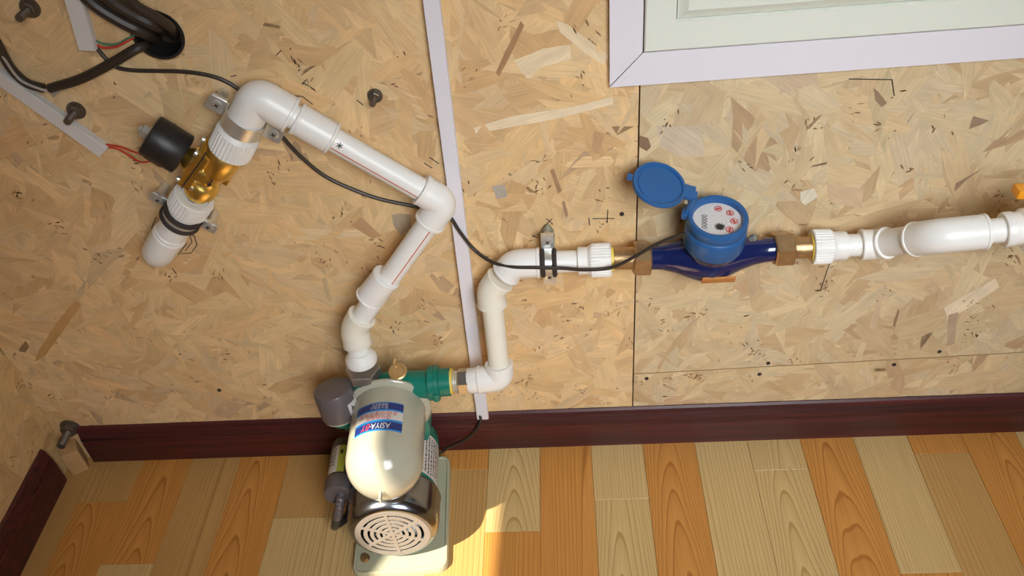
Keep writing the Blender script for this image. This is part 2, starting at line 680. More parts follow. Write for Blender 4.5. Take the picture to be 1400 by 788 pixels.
    li = np.zeros(len(me.loops), dtype=np.int32)
    me.loops.foreach_get('vertex_index', li)
    ly.data.foreach_set('uv', np.array(uvs, dtype=np.float32)[li].ravel())
    o = link_mesh(name, me, M['strand'], parent)
    o['kind'] = 'stuff'
    return o


wall_back = MB().box(((X0 + X1) / 2, 0.075, ZT / 2), (X1 - X0 + 0.2, 0.05, ZT)).build('wall_back', M['backing'])
struct(wall_back)
HX, HZ, HR = -0.4895, 0.8085, 0.0325
SX = 0.1018            # vertical seam between the boards
SZ0, SZS = 0.1766, 0.026   # lower seam on the right: height at x = 0.352 and its slight fall
G2 = 0.0010


def seam_z(x):
    return SZ0 + (x - 0.352) * SZS


# left board with the round cable hole
bm = bmesh.new()
outer = [bm.verts.new((x, 0, z)) for x, z in ((X0, 0), (SX - G2, 0), (SX - G2, ZT), (X0, ZT))]
inner = [bm.verts.new((HX + HR * math.cos(2 * PI * k / 40) * 1.02, 0, HZ + HR * math.sin(2 * PI * k / 40))) for k in range(40)]
eds = [bm.edges.new((l[i], l[(i + 1) % len(l)])) for l in (outer, inner) for i in range(len(l))]
bmesh.ops.triangle_fill(bm, use_beauty=True, use_dissolve=False, edges=eds)
bad = [f for f in bm.faces if (f.calc_center_median() - Vector((HX, 0, HZ))).length < HR * 0.9]
bmesh.ops.delete(bm, geom=bad, context='FACES_ONLY')
r_ = bmesh.ops.extrude_face_region(bm, geom=list(bm.faces))
for e_ in r_['geom']:
    if isinstance(e_, bmesh.types.BMVert):
        e_.co.y += 0.045
p_left = MB().bm(bm).build('panel', M['osb_base'], wall_back)
p_ur = MB().prism([(SX + G2, 0, seam_z(SX) + G2 * 1.4), (X1, 0, seam_z(X1) + G2 * 1.4), (X1, 0, ZT), (SX + G2, 0, ZT)], (0, 0.045, 0)).build('panel', M['osb_base'], wall_back)
p_lr = MB().prism([(SX + G2, 0, 0), (X1, 0, 0), (X1, 0, seam_z(X1) - G2), (SX + G2, 0, seam_z(SX) - G2)], (0, 0.045, 0)).build('panel', M['osb_base'], wall_back)
p_left['label'] = 'tall strand board with the round cable hole'
p_ur['label'] = 'upper right strand board behind the meter'
p_lr['label'] = 'narrow strand board strip above the skirting'


MB().rev((HX, 0.0005, HZ), (0, 1, 0), [(0, HR + 0.0002), (0, HR - 0.0035), (0.040, HR - 0.0035), (0.040, HR)], 40, cap=False).build('hole_shade_ring', M['black'], p_left)  # black ring added so the hole looks shaded inside


def on_back(u, v, h):
    return (u, -h, v)


def wq(*pts):
    return [(p[0], p[2]) for p in pts]


EX = [
    (wq((-0.0425, 0.0000, 0.7974), (-0.0385, 0.0000, 0.7916), (-0.0519, 0.0000, 0.7661), (-0.0667, -0.0000, 0.7397), (-0.0752, 0.0000, 0.7262), (-0.0784, -0.0000, 0.7325), (-0.0632, -0.0000, 0.7610)), (0.42, 0.24, 0.12), 0.0016),
    (wq((-0.0543, -0.0000, 0.7468), (-0.0181, 0.0000, 0.7599), (0.0153, 0.0000, 0.7635), (0.0165, 0.0000, 0.7440), (-0.0231, 0.0000, 0.7348), (-0.0388, -0.0000, 0.7177)), (0.82, 0.66, 0.44), 0.0014),
    (wq((-0.0004, 0.0000, 0.7946), (0.0127, 0.0000, 0.7900), (0.0626, 0.0000, 0.7449), (0.0553, 0.0000, 0.7336), (0.0338, 0.0000, 0.7507), (0.0043, 0.0000, 0.7794)), (0.81, 0.65, 0.43), 0.0015),
    (wq((-0.1143, 0.0000, 0.6548), (-0.0629, 0.0000, 0.6690), (0.0135, 0.0000, 0.6769), (0.0680, -0.0000, 0.6880), (0.0680, 0.0000, 0.6775), (-0.0061, -0.0000, 0.6610), (-0.1133, 0.0000, 0.6459)), (0.82, 0.67, 0.46), 0.0015),
    (wq((-0.7699, 0.0000, 0.3875), (-0.7644, 0.0000, 0.3779), (-0.8240, 0.0000, 0.3172), (-0.8726, 0.0000, 0.2691), (-0.8960, 0.0000, 0.2564), (-0.8764, 0.0000, 0.2831), (-0.8201, 0.0000, 0.3431)), (0.58, 0.33, 0.13), 0.0015),
    (wq((-0.2464, 0.0000, 0.5250), (-0.2188, 0.0000, 0.5194), (-0.2212, -0.0000, 0.4973), (-0.2396, 0.0000, 0.4825), (-0.2472, 0.0000, 0.5016)), (0.42, 0.33, 0.24), 0.0013),
    (wq((-0.2907, 0.0000, 0.5200), (-0.2674, -0.0000, 0.4842), (-0.2812, 0.0000, 0.4796), (-0.3086, 0.0000, 0.5054)), (0.55, 0.33, 0.17), 0.0014),
    (wq((-0.4054, 0.0000, 0.5060), (-0.2910, 0.0000, 0.4963), (-0.2909, -0.0000, 0.4856), (-0.3730, 0.0000, 0.4825), (-0.4055, 0.0000, 0.4886)), (0.78, 0.59, 0.35), 0.0012),
    (wq((0.0431, -0.0000, 0.6403), (0.0584, -0.0000, 0.6348), (0.0484, 0.0000, 0.6038), (0.0387, 0.0000, 0.6068)), (0.55, 0.34, 0.18), 0.0014),
    (wq((-0.0175, 0.0000, 0.5823), (-0.0124, -0.0000, 0.5844), (-0.0028, 0.0000, 0.5476), (-0.0081, -0.0000, 0.5430)), (0.40, 0.24, 0.13), 0.0016),
    (wq((-0.0036, 0.0000, 0.5290), (0.0006, 0.0000, 0.5300), (0.0049, 0.0000, 0.5043), (0.0006, 0.0000, 0.5007)), (0.42, 0.26, 0.15), 0.0016),
    (wq((-0.0997, -0.0000, 0.5610), (-0.0812, 0.0000, 0.5623), (-0.0787, 0.0000, 0.5424), (-0.0935, -0.0000, 0.5383)), (0.45, 0.40, 0.34), 0.0014),
]
EX2 = [
    (wq((0.1017, 0.0000, 0.6298), (0.1143, 0.0000, 0.6246), (0.1185, 0.0000, 0.6108), (0.1128, 0.0000, 0.6043), (0.1030, 0.0000, 0.6118)), (0.26, 0.16, 0.10), 0.0016),
    (wq((0.3950, 0.0000, 0.6789), (0.4013, 0.0000, 0.6744), (0.4157, 0.0000, 0.6569), (0.4104, 0.0000, 0.6510), (0.4001, 0.0000, 0.6621)), (0.33, 0.22, 0.14), 0.0016),
    (wq((0.3316, 0.0000, 0.6433), (0.3369, 0.0000, 0.6451), (0.3233, 0.0000, 0.6244), (0.3191, 0.0000, 0.6268)), (0.36, 0.24, 0.15), 0.0016),
    (wq((0.5594, -0.0000, 0.5458), (0.5672, 0.0000, 0.5523), (0.5462, 0.0000, 0.5300), (0.5354, 0.0000, 0.5114), (0.5337, 0.0000, 0.5260)), (0.36, 0.25, 0.17), 0.0016),
    (wq((0.5295, 0.0000, 0.6305), (0.5517, 0.0000, 0.6226), (0.5423, 0.0000, 0.6167), (0.5290, 0.0000, 0.6111)), (0.33, 0.23, 0.15), 0.0016),
    (wq((0.1252, 0.0000, 0.6416), (0.1841, -0.0000, 0.6399), (0.1892, 0.0000, 0.5925), (0.1581, 0.0000, 0.5922), (0.1282, 0.0000, 0.6102)), (0.62, 0.50, 0.36), 0.0012),
    (wq((0.2723, 0.0000, 0.7172), (0.3152, -0.0000, 0.7163), (0.3261, 0.0000, 0.6916), (0.2789, 0.0000, 0.6784)), (0.58, 0.44, 0.30), 0.0012),
    (wq((0.3596, -0.0000, 0.5370), (0.4110, 0.0000, 0.5241), (0.4149, 0.0000, 0.4916), (0.3687, 0.0000, 0.5045)), (0.62, 0.45, 0.28), 0.0013),
    (wq((0.3258, 0.0000, 0.5245), (0.3428, -0.0000, 0.5308), (0.3510, 0.0000, 0.5155), (0.3350, -0.0000, 0.5016), (0.3279, 0.0000, 0.5095)), (0.72, 0.64, 0.50), 0.0017),
    (wq((0.5745, 0.0000, 0.2934), (0.6353, 0.0000, 0.3490), (0.6467, 0.0000, 0.3310), (0.5881, 0.0000, 0.2648)), (0.80, 0.66, 0.47), 0.0014),
    (wq((0.5850, -0.0000, 0.2775), (0.5990, -0.0000, 0.2828), (0.6101, 0.0000, 0.2122), (0.5994, 0.0000, 0.2095)), (0.50, 0.37, 0.25), 0.0015),
    (wq((0.4685, 0.0000, 0.3297), (0.4785, 0.0000, 0.3232), (0.4798, -0.0000, 0.2489), (0.4694, 0.0000, 0.2559)), (0.62, 0.46, 0.30), 0.0015),
]
strands('strand_layer', [(-1, 0, -X0 - 0.001), (1, 0, SX - G2), (0, -1, 0), (0, 1, ZT)], (X0 - 0.02, SX + 0.02, 0, ZT), 7400, on_back, p_left, hole=(HX, HZ, HR * 1.03), tint=(1.03, 0.95, 0.87), extra=EX)  # warmer tint paints the warm light at left into this board
nseam = (SZS, -1.0)
strands('strand_layer', [(-1, 0, -(SX + G2)), (SZS, -1, -(seam_z(0) + G2 * 1.4)), (0, 1, ZT), (1, 0, X1)], (SX - 0.02, X1, 0.15, ZT), 13500, on_back, p_ur, tint=(0.90, 0.92, 0.97), extra=EX2)  # greyer, darker tint paints the cooler light at right into this board
strands('strand_layer', [(-1, 0, -(SX + G2)), (-SZS, 1, seam_z(0) - G2), (0, -1, 0), (1, 0, X1)], (SX - 0.02, X1, 0, 0.24), 1750, on_back, p_lr, tint=(0.94, 0.95, 0.98))

# drywall screws sunk in the boards (dark heads)
for q in ((0.0804, 0.0000, 0.5022), (0.1241, 0.0000, 0.1589), (0.3098, 0.0000, 0.1592), (0.3212, 0.0000, 0.1848), (0.5254, 0.0000, 0.1699), (0.5911, 0.0000, 0.1967), (0.0782, 0.0000, 0.0798), (-0.6056, 0.0000, 0.1698)):
    MB().rev((q[0], -0.0003, q[2]), (0, -1, 0), [(0, 0.0034), (0.0018, 0.0034), (0.0021, 0.0028), (0.0012, 0.0008)], 14).build(
        'screw_head', M['rubber'], p_left if q[0] < SX else (p_ur if q[2] > seam_z(q[0]) else p_lr))


def mark(pts, w, parent, name='pencil_mark', d=0.0021):
    mb = MB()
    for a, b in zip(pts[:-1], pts[1:]):
        a, b = Vector((a[0], -d, a[2])), Vector((b[0], -d, b[2]))
        u = (b - a).normalized()
        n = Vector((u.z, 0, -u.x)) * w
        mb.prism([a - n, b - n, b + n, a + n], (0, 0.0004, 0))
    return mb.build(name, M['pencil'], parent)


for pts in ([(0.0390, 0.0000, 0.4970), (0.0701, 0.0000, 0.4951)], [(0.0608, 0.0000, 0.5111), (0.0597, 0.0000, 0.4879)], [(0.0338, 0.0000, 0.4986), (0.0346, 0.0000, 0.4856)],
            [(-0.0265, 0.0000, 0.5011), (-0.0176, 0.0000, 0.4901)], [(-0.0182, 0.0000, 0.5005), (-0.0259, 0.0000, 0.4919)],
            [(-0.1876, 0.0000, 0.6049), (-0.1778, 0.0000, 0.5960)], [(-0.1793, 0.0000, 0.6137), (-0.1678, 0.0000, 0.6025)],
            [(-0.3251, -0.0000, 0.7346), (-0.3178, 0.0000, 0.7289)], [(-0.3194, 0.0000, 0.7383), (-0.3267, 0.0000, 0.7316)], [(-0.2608, 0.0000, 0.7054), (-0.2537, 0.0000, 0.6975)],
            [(-0.3493, -0.0000, 0.7733), (-0.3411, 0.0000, 0.7796)], [(-0.3236, 0.0000, 0.7527), (-0.3268, 0.0000, 0.7509)],
            [(0.3616, 0.0000, 0.6943), (0.4153, 0.0000, 0.6898), (0.4227, -0.0000, 0.6669)], [(0.3816, 0.0000, 0.3423), (0.3862, 0.0000, 0.3951)],
            [(-0.4144, 0.0000, 0.7486), (-0.4064, 0.0000, 0.7501)], [(-0.3389, 0.0000, 0.7168), (-0.3297, 0.0000, 0.7151), (-0.3191, 0.0000, 0.7028)],
            [(-0.5524, 0.0000, 0.5070), (-0.5423, 0.0000, 0.5010), (-0.5431, -0.0000, 0.4847), (-0.5567, 0.0000, 0.4702), (-0.5726, 0.0000, 0.4698)], [(-0.5483, 0.0000, 0.5094), (-0.5490, 0.0000, 0.4905), (-0.5642, 0.0000, 0.4749)], [(-0.5779, 0.0000, 0.4673), (-0.5575, 0.0000, 0.4883)],
            [(-0.5953, -0.0000, 0.4427), (-0.5924, -0.0000, 0.4310)], [(-0.5865, 0.0000, 0.5383), (-0.5993, -0.0000, 0.5206), (-0.5976, 0.0000, 0.5071)]):
    mark(pts, 0.0006, p_left if pts[0][0] < SX else p_ur)

# left wall with an unseen opening added, its outline cut to shape the sunbeam
bm = bmesh.new()
APER = [(-0.890, 1.018), (-0.744, 1.298), (-0.820, 1.456), (-1.20, 1.421), (-1.52, 1.60), (-1.40, 0.86)]
outer = [bm.verts.new((X0, y, z)) for y, z in ((Y0, 0), (0.05, 0), (0.05, ZT), (Y0, ZT))]
inner = [bm.verts.new((X0, y, z)) for y, z in APER]
eds = [bm.edges.new((l[i], l[(i + 1) % len(l)])) for l in (outer, inner) for i in range(len(l))]
bmesh.ops.triangle_fill(bm, use_beauty=True, use_dissolve=False, edges=eds)
ac = Vector((X0, 0, 0))


def in_poly(y, z):
    c = False
    for i in range(len(APER)):
        (y1, z1), (y2, z2) = APER[i], APER[i - 1]
        if (z1 > z) != (z2 > z) and y < (y2 - y1) * (z - z1) / (z2 - z1) + y1:
            c = not c
    return c


bad = [f for f in bm.faces if in_poly(f.calc_center_median().y, f.calc_center_median().z)]
bmesh.ops.delete(bm, geom=bad, context='FACES_ONLY')
r_ = bmesh.ops.extrude_face_region(bm, geom=list(bm.faces))
for e_ in r_['geom']:
    if isinstance(e_, bmesh.types.BMVert):
        e_.co.x -= 0.02
wall_left = struct(MB().bm(bm).build('wall_left', M['osb_base']))
strands('strand_layer', [(1, 0, -0.001), (0, -1, 0), (-1, 0, 0.735), (0, 1, ZT)], (-0.76, 0.02, 0, ZT), 5200, lambda u, v, h: (X0 + h, u, v), wall_left, tint=(0.96, 0.90, 0.78))

struct(MB().box((X1 + T / 2, Y0 / 2, ZT / 2), (T, -Y0 + 0.2, ZT)).build('wall_right', M['osb_base']))
mb = MB()   # front wall: four pieces round a window opening
wx0, wx1, wz0, wz1 = 0.10, 1.00, 1.03, 1.97
mb.box(((X0 + wx0) / 2, Y0 - T / 2, ZT / 2), (wx0 - X0, T, ZT))
mb.box(((X1 + wx1) / 2, Y0 - T / 2, ZT / 2), (X1 - wx1, T, ZT))
mb.box(((wx0 + wx1) / 2, Y0 - T / 2, wz0 / 2), (wx1 - wx0, T, wz0))
mb.box(((wx0 + wx1) / 2, Y0 - T / 2, (wz1 + ZT) / 2), (wx1 - wx0, T, ZT - wz1))
struct(mb.build('wall_front', M['osb_base']))
struct(MB().box(((X0 + X1) / 2, Y0 / 2, ZT + 0.05), (X1 - X0 + 0.2, -Y0 + 0.3, 0.1)).build('ceiling', M['ceiling']))

# ------------------------------------------------------------------ floor: boards laid at right angles to the wall
floor = struct(MB().box(((X0 + X1) / 2, Y0 / 2, -0.03), (X1 - X0 + 0.2, -Y0 + 0.3, 0.056)).build('floor', M['backing']))
PX0, PW = -0.0636, 0.09165
plan = {  # strip index: (list of joints as y, list of materials from the wall outwards)
    -10: ([], ['ts']), -9: ([-0.102], ['ts', 'oc']), -8: ([-0.2277], ['oc', 'ps']), -7: ([], ['ts']), -6: ([-0.52], ['oc', 'ps']),
    -5: ([-0.1463], ['ts', 'ps']), -4: ([-0.33], ['ps', 'os']), -3: ([-0.21], ['oc', 'ps']), -2: ([-0.0569], ['os', 'ts']),
    -1: ([-0.1848], ['pc', 'os']), 0: ([-0.62], ['os', 'pc']), 1: ([-0.1279], ['ps', 'pc']), 2: ([], ['oc']), 3: ([-0.45], ['ps', 'os']),
    4: ([-0.0776], ['pc', 'pc']), 5: ([-0.50], ['oc', 'ps']), 6: ([-0.2767], ['ps', 'oc']), 7: ([-0.0532], ['os', 'ts']), 8: ([], ['oc']),
    9: ([-0.3], ['ps', 'os']), 10: ([], ['ts'])}
kinds = ['os', 'ps', 'oc', 'ps', 'pc', 'ts']
for k in range(-10, 25):
    joints, mats = plan.get(k, ([-0.2 - rng.rand() * 0.6], [kinds[k % 6], kinds[(k * 3 + 1) % 6]]))
    joints = list(joints)
    mats = list(mats)
    while (joints[-1] if joints else 0) - 0.62 > Y0:
        joints.append((joints[-1] if joints else -0.28) - 0.62)
        mats.append(kinds[rng.randint(6)])
    ys = [0.03] + joints + [Y0]
    x0 = max(PX0 + k * PW, X0)
    x1 = min(PX0 + (k + 1) * PW, X1)
    if x1 - x0 < 0.01:
        continue
    for i in range(len(ys) - 1):
        ya, yb = ys[i + 1], ys[i]
        g, c = 0.00022, 0.0006
        mb = MB()
        lo = [(x0 + g, ya + g), (x1 - g, ya + g), (x1 - g, yb - g), (x0 + g, yb - g)]
        hi = [(x0 + g + c, ya + g + c), (x1 - g - c, ya + g + c), (x1 - g - c, yb - g - c), (x0 + g + c, yb - g - c)]
        dz = 0.0
        vs = [(x, y, -0.004) for x, y in lo] + [(x, y, -0.0005) for x, y in lo] + [(x, y, dz) for x, y in hi]
        fs = [[3, 2, 1, 0], [8, 9, 10, 11]] + [[a, (a + 1) % 4, 4 + (a + 1) % 4, 4 + a] for a in range(4)] + [[4 + a, 4 + (a + 1) % 4, 8 + (a + 1) % 4, 8 + a] for a in range(4)]
        mb.add(vs, fs)
        ctr = ((x0 + x1) / 2, (ya + yb) / 2, 0)
        mb.build('plank', PM[mats[min(i, len(mats) - 1)]], floor, ang=10, origin=ctr).location = ctr

# ------------------------------------------------------------------ skirting boards with a moulded top edge
SK = [(0, 0), (0.0125, 0), (0.0125, 0.052), (0.0115, 0.056), (0.0125, 0.060), (0.0105, 0.066), (0.0105, 0.071), (0.0085, 0.075), (0.0085, 0.080), (0.006, 0.086), (0.003, 0.090), (0, 0.090)]
mb = MB()
mb.prism([(-0.893, -d, z) for d, z in SK], (X1 - 0.001 + 0.893, 0, 0))
struct(mb.build('baseboard_back', M['burgundy'], ang=12))
mb = MB()
mb.prism([(X0 + d, -0.052, z) for d, z in SK], (0, Y0 + 0.06, 0))
struct(mb.build('baseboard_left', M['burgundy'], ang=12))
bl = MB().box((-0.915, -0.022, 0.0285), (0.030, 0.034, 0.056), Matrix.Rotation(0.5, 3, 'Z'), 0.002).build('wood_block', M['block'], origin=(-0.915, -0.022, 0))
tag(bl, 'small pale raw wood block standing in the room corner gap between the two skirting boards', 'wood block')

# ------------------------------------------------------------------ window casing, frame and panel (upper right)
win = bpy.data.objects.new('window_1', None)
col.objects.link(win)
win.location = (0.0643, -0.0000, 0.7089)
win['kind'] = 'structure'
win['_o'] = tuple(win.location)
wl = (0.0643, -0.0000, 0.7089)
wi = (0.1038, 0.0000, 0.7508)
WX, WZ = wl[0], wl[2]
IX, IZ = wi[0], wi[2]
RX, TZ = 1.35, 1.75
sl_ = 0.012


def wz(x, z):
    return z + (x - WX) * sl_


mb = MB()
mb.prism([(WX - 0.001, 0, WZ - 0.002), (RX, 0, wz(RX, WZ)), (RX, 0, wz(RX, IZ)), (IX, 0, IZ)], (0, -0.011, 0))
mb.build('casing_trim', M['casing'], win)
mb = MB()
mb.prism([(WX - 0.001, 0, WZ + 0.0005), (IX - 0.0008, 0, IZ + 0.001), (IX - 0.0008, 0, TZ - 0.04), (WX - 0.001, 0, TZ)], (0, -0.0112, 0))
mb.build('casing_trim', M['casing'], win)
mb = MB()
mb.prism([(RX - 0.04, 0, IZ + 0.01), (RX, 0, wz(RX, WZ) + 0.012), (RX, 0, TZ), (RX - 0.04, 0, TZ - 0.04)], (0, -0.0108, 0))
mb.build('casing_trim', M['casing'], win)
mb = MB()
mb.prism([(WX, 0, TZ + 0.0005), (IX, 0, TZ - 0.039), (RX - 0.04, 0, TZ - 0.039), (RX, 0, TZ + 0.0005)], (0, -0.0109, 0))
mb.build('casing_trim', M['casing'], win)
fx0, fz0, fx1, fz1 = IX + 0.0012, IZ + 0.0016, RX - 0.045, TZ - 0.045
gx0 = fx0 + 0.040
gz0 = fz0 + 0.036


def ring(mb, a, b, da, db):
    """mitred frame band between rectangles a and b (x0,z0,x1,z1) at depths da/db"""
    A = [(a[0], -da, wz(a[0], a[1])), (a[2], -da, wz(a[2], a[1])), (a[2], -da, wz(a[2], a[3])), (a[0], -da, wz(a[0], a[3]))]
    B_ = [(b[0], -db, wz(b[0], b[1])), (b[2], -db, wz(b[2], b[1])), (b[2], -db, wz(b[2], b[3])), (b[0], -db, wz(b[0], b[3]))]
    mb.add(A + B_, [[i, (i + 1) % 4, 4 + (i + 1) % 4, 4 + i] for i in range(4)])


mb = MB()
r0 = (fx0, fz0, fx1, fz1)


def shr(r, d):
    return (r[0] + d, r[1] + d, r[2] - d, r[3] - d)


ring(mb, r0, shr(r0, 0.0), 0.0, 0.0125)
ring(mb, r0, shr(r0, 0.0015), 0.0125, 0.014)
ring(mb, shr(r0, 0.0015), shr(r0, 0.036), 0.014, 0.0135)
ring(mb, shr(r0, 0.036), shr(r0, 0.0375), 0.0135, 0.008)
mb.build('frame', M['sash'], win, ang=15)
mb = MB()
r1 = shr(r0, 0.0375)
ring(mb, r1, shr(r1, 0.001), 0.006, 0.0095)
ring(mb, shr(r1, 0.001), shr(r1, 0.011), 0.0095, 0.0155)
ring(mb, shr(r1, 0.011), shr(r1, 0.0125), 0.0155, 0.0165)
a = shr(r1, 0.0125)
mb.add([(a[0], -0.0165, wz(a[0], a[1])), (a[2], -0.0165, wz(a[2], a[1])), (a[2], -0.0165, a[3]), (a[0], -0.0165, a[3])], [[0, 1, 2, 3]])
mb.build('panel', M['sash'], win, ang=15)

# ------------------------------------------------------------------ cable trunking
def trunking(name, label, a, b, w, h, m, d0=0.0021):
    a, b = Vector(a), Vector(b)
    u = (b - a).normalized()
    n = Vector((u.z, 0, -u.x)) * (w / 2)
    prof = [(-1, 0), (-1, h * 0.8), (-0.88, h), (0.88, h), (1, h * 0.8), (1, 0)]
    mb = MB()
    mb.prism([a + n * s + Vector((0, -d - d0 - a.y * 0, 0)) for s, d in prof], b - a)
    root = thing(name, label, 'cable trunking', (b.x, 0, min(a.z, b.z)))
    mb.build('base_channel', m, root, ang=20)
    # snap-on lid, a hair wider than the channel
    mb = MB()
    mb.prism([a + n * s * 1.06 + Vector((0, -d - d0, 0)) for s, d in [(-1, h * 0.45), (-1, h * 0.86), (-0.9, h * 1.05), (0.9, h * 1.05), (1, h * 0.86), (1, h * 0.45)]], (b - a))
    mb.build('lid', m, root, ang=20)
    return root


tr = trunking('cable_trunking', 'long pale lilac plastic cable trunking running top to skirting between the pipes', ((-0.1445, 0.0000, 0.8818)[0], 0, (-0.1445, 0.0000, 0.8818)[2]), ((-0.1584, -0.0120, 0.0832)[0], 0, (-0.1584, -0.0120, 0.0832)[2]), 0.0195, 0.0115, M['conduit'], 0.0016)
trunking('cable_trunking', 'short grey cable trunking ending beside the round cable hole', (-0.5609, 0.0000, 0.9190), (-0.5766, 0.0000, 0.8012), 0.0200, 0.012, M['conduit_grey'])
trunking('cable_trunking', 'grey sloping cable trunking at the left edge with red wires leaving it', (-0.7479, 0.0000, 0.8280), (-0.6144, -0.0000, 0.6554), 0.0185, 0.012, M['conduit_grey'])

# ------------------------------------------------------------------ wall bolts: nut, washer and threaded stud
def bolt(name, label, p, m, s=1.0):
    p = Vector((p[0], 0, p[2]))
    root = thing(name, label, 'bolt', p, 'threaded bolts standing out of the strand board')
    y0 = p + Vector((0, -0.001, 0))
    MB().rev(y0, (0, -1, 0), [(0, 0.0125 * s), (0.0018, 0.0125 * s)], 20).build('washer', m, root)
    MB().rev(y0, (0, -1, 0), [(0.0018, 0.0085 * s), (0.0018, 0.0092 * s), (0.009 * s, 0.0092 * s), (0.0095 * s, 0.0082 * s)], 6).build('nut', m, root, ang=20)
    pr = []
    t = 0.002
    while t < 0.030 * s:
        pr += [(t, 0.0044 * s), (t + 0.0007, 0.0049 * s)]
        t += 0.0014
    MB().rev(y0, (0, -1, 0), pr, 12).build('stud', M['steel'] if m is M['steel'] else m, root)
    return root


bolt('wall_bolt', 'dark threaded bolt and nut in the upper left corner of the board', (-0.6310, 0.0000, 0.8538), M['rusty'], 1.0)
bolt('wall_bolt', 'dark threaded bolt and nut just above the sloping grey trunking', (-0.6317, 0.0000, 0.7146), M['rusty'], 1.0)
bolt('wall_bolt', 'small lone threaded bolt above the long white pipe beside the tall trunking', (-0.2361, 0.0000, 0.7101), M['rusty'], 0.8)
bolt('wall_bolt', 'large dark bolt head in the room corner above the skirting gap', (-0.905, 0, 0.088), M['rusty'], 1.5)

# ------------------------------------------------------------------ cables at the round hole
def cable(name, label, pts, r, m, cat='cable', seg=10, group=None):
    o = MB().tube(smooth_path(pts), r, seg).build(name, m, origin=pts[0])
    tag(o, label, cat, group)
    return o


hole_p = V(HX, 0.03, HZ)
cable('power_cable', 'thick black cable sloping down from the hole to the left trunking', [(-0.5200, 0.0300, 0.7790), (-0.5119, -0.0080, 0.7987), (-0.5545, -0.0160, 0.7821), (-0.6004, -0.0140, 0.7641), (-0.6464, -0.0120, 0.7528)], 0.0062, M['cable'])
cable('power_cable', 'thick black cable coming down the left picture edge and turning at the trunking', [(-0.6856, -0.0200, 0.8750), (-0.6830, -0.0160, 0.8254), (-0.6838, -0.0120, 0.7847), (-0.6736, -0.0110, 0.7623), (-0.6546, -0.0110, 0.7528)], 0.0060, M['cable'])
cable('power_cable', 'upper thick black cable entering the round hole from the top edge', [(-0.5323, -0.0300, 0.9081), (-0.5192, -0.0220, 0.8663), (-0.5002, -0.0140, 0.8419), (-0.4836, -0.0050, 0.8239), (-0.4939, 0.0350, 0.8007)], 0.0088, M['cable'])
cable('power_cable', 'second thick black cable beneath the upper one entering the round hole', [(-0.5603, -0.0220, 0.9069), (-0.5463, -0.0180, 0.8647), (-0.5243, -0.0140, 0.8380), (-0.5025, -0.0060, 0.8162), (-0.5098, 0.0350, 0.7880)], 0.0080, M['cable'])
cable('power_cable', 'thin black cable lying on top of the thick pair at the hole', [(-0.4929, -0.0450, 0.9110), (-0.4856, -0.0400, 0.8681), (-0.4713, -0.0280, 0.8443), (-0.4656, -0.0080, 0.8203), (-0.4836, 0.0300, 0.7925)], 0.0060, M['cable'])
cable('control_wire', 'thin grey wire curving from left edge to the cable bend', [(-0.6928, -0.0160, 0.8466), (-0.6824, -0.0180, 0.8014), (-0.6772, -0.0160, 0.7703), (-0.6589, -0.0180, 0.7579), (-0.6417, -0.0140, 0.7484), (-0.6337, -0.0120, 0.7510), (-0.6489, -0.0100, 0.7405)], 0.0017, M['greywire'], 'wire', 8)
cable('control_wire', 'thin red wire from the short trunking into the round hole', [(-0.5719, -0.0040, 0.8066), (-0.5606, -0.0060, 0.8000), (-0.5433, -0.0070, 0.8003), (-0.5243, -0.0060, 0.8072), (-0.5157, 0.0200, 0.8051)], 0.0015, M['redwire'], 'wire', 8)
cable('control_wire', 'thin green wire from the short trunking into the round hole', [(-0.5685, -0.0040, 0.8102), (-0.5575, -0.0050, 0.8042), (-0.5411, -0.0050, 0.8031), (-0.5200, -0.0040, 0.8108), (-0.5131, 0.0200, 0.8069)], 0.0014, M['green_wire'], 'wire', 8)
for k, (off, lab) in enumerate(((0, 'upper thin red wire from the sloping trunking to the valve coil'), (3.5, 'lower thin red wire from the sloping trunking to the valve coil'))):
    P_ = [(-0.6164, -0.0060, 0.6650), (-0.5947, -0.0080, 0.6615), (-0.5771, -0.0120, 0.6560), (-0.5561, -0.0220, 0.6541), (-0.5274, -0.0400, 0.6614)] if k == 0 else [(-0.6182, -0.0060, 0.6606), (-0.5986, -0.0070, 0.6577), (-0.5844, -0.0100, 0.6494), (-0.5680, -0.0180, 0.6419), (-0.5506, -0.0260, 0.6460), (-0.5281, -0.0400, 0.6592)]
    cable('coil_wire', lab, P_, 0.0013, M['redwire'], 'wire', 8, 'red coil wires')

cable('sensor_cable', 'long thin dark cable looping from the hole across the pipes to the blue meter',
      [(-0.5725, -0.0040, 0.8143), (-0.5673, -0.0040, 0.7947), (-0.5559, -0.0050, 0.7747), (-0.5359, -0.0050, 0.7673), (-0.5043, -0.0040, 0.7637), (-0.4722, -0.0040, 0.7606), (-0.4413, -0.0040, 0.7535), (-0.4191, -0.0040, 0.7418), (-0.4026, -0.0040, 0.7232),
       (-0.3861, -0.0060, 0.6934), (-0.3684, -0.0100, 0.6639), (-0.3521, -0.0080, 0.6310), (-0.3296, -0.0060, 0.5989), (-0.3037, -0.0050, 0.5773), (-0.2617, -0.0050, 0.5536), (-0.2175, -0.0050, 0.5383), (-0.1874, -0.0060, 0.5295), (-0.1626, -0.0150, 0.5231), (-0.1507, -0.0180, 0.4988), (-0.1328, -0.0220, 0.4676),
       (-0.1079, -0.0380, 0.4561), (-0.0779, -0.0550, 0.4589), (-0.0416, -0.0600, 0.4595), (-0.0057, -0.0620, 0.4577), (0.0248, -0.0680, 0.4582), (0.0613, -0.0700, 0.4617), (0.0910, -0.0730, 0.4806), (0.1241, -0.0730, 0.5029), (0.1580, -0.0760, 0.5205)],
      0.0026, M['cable'])

# ------------------------------------------------------------------ water pipes (white fusion-welded plastic)
PR, FR = 0.0160, 0.0213


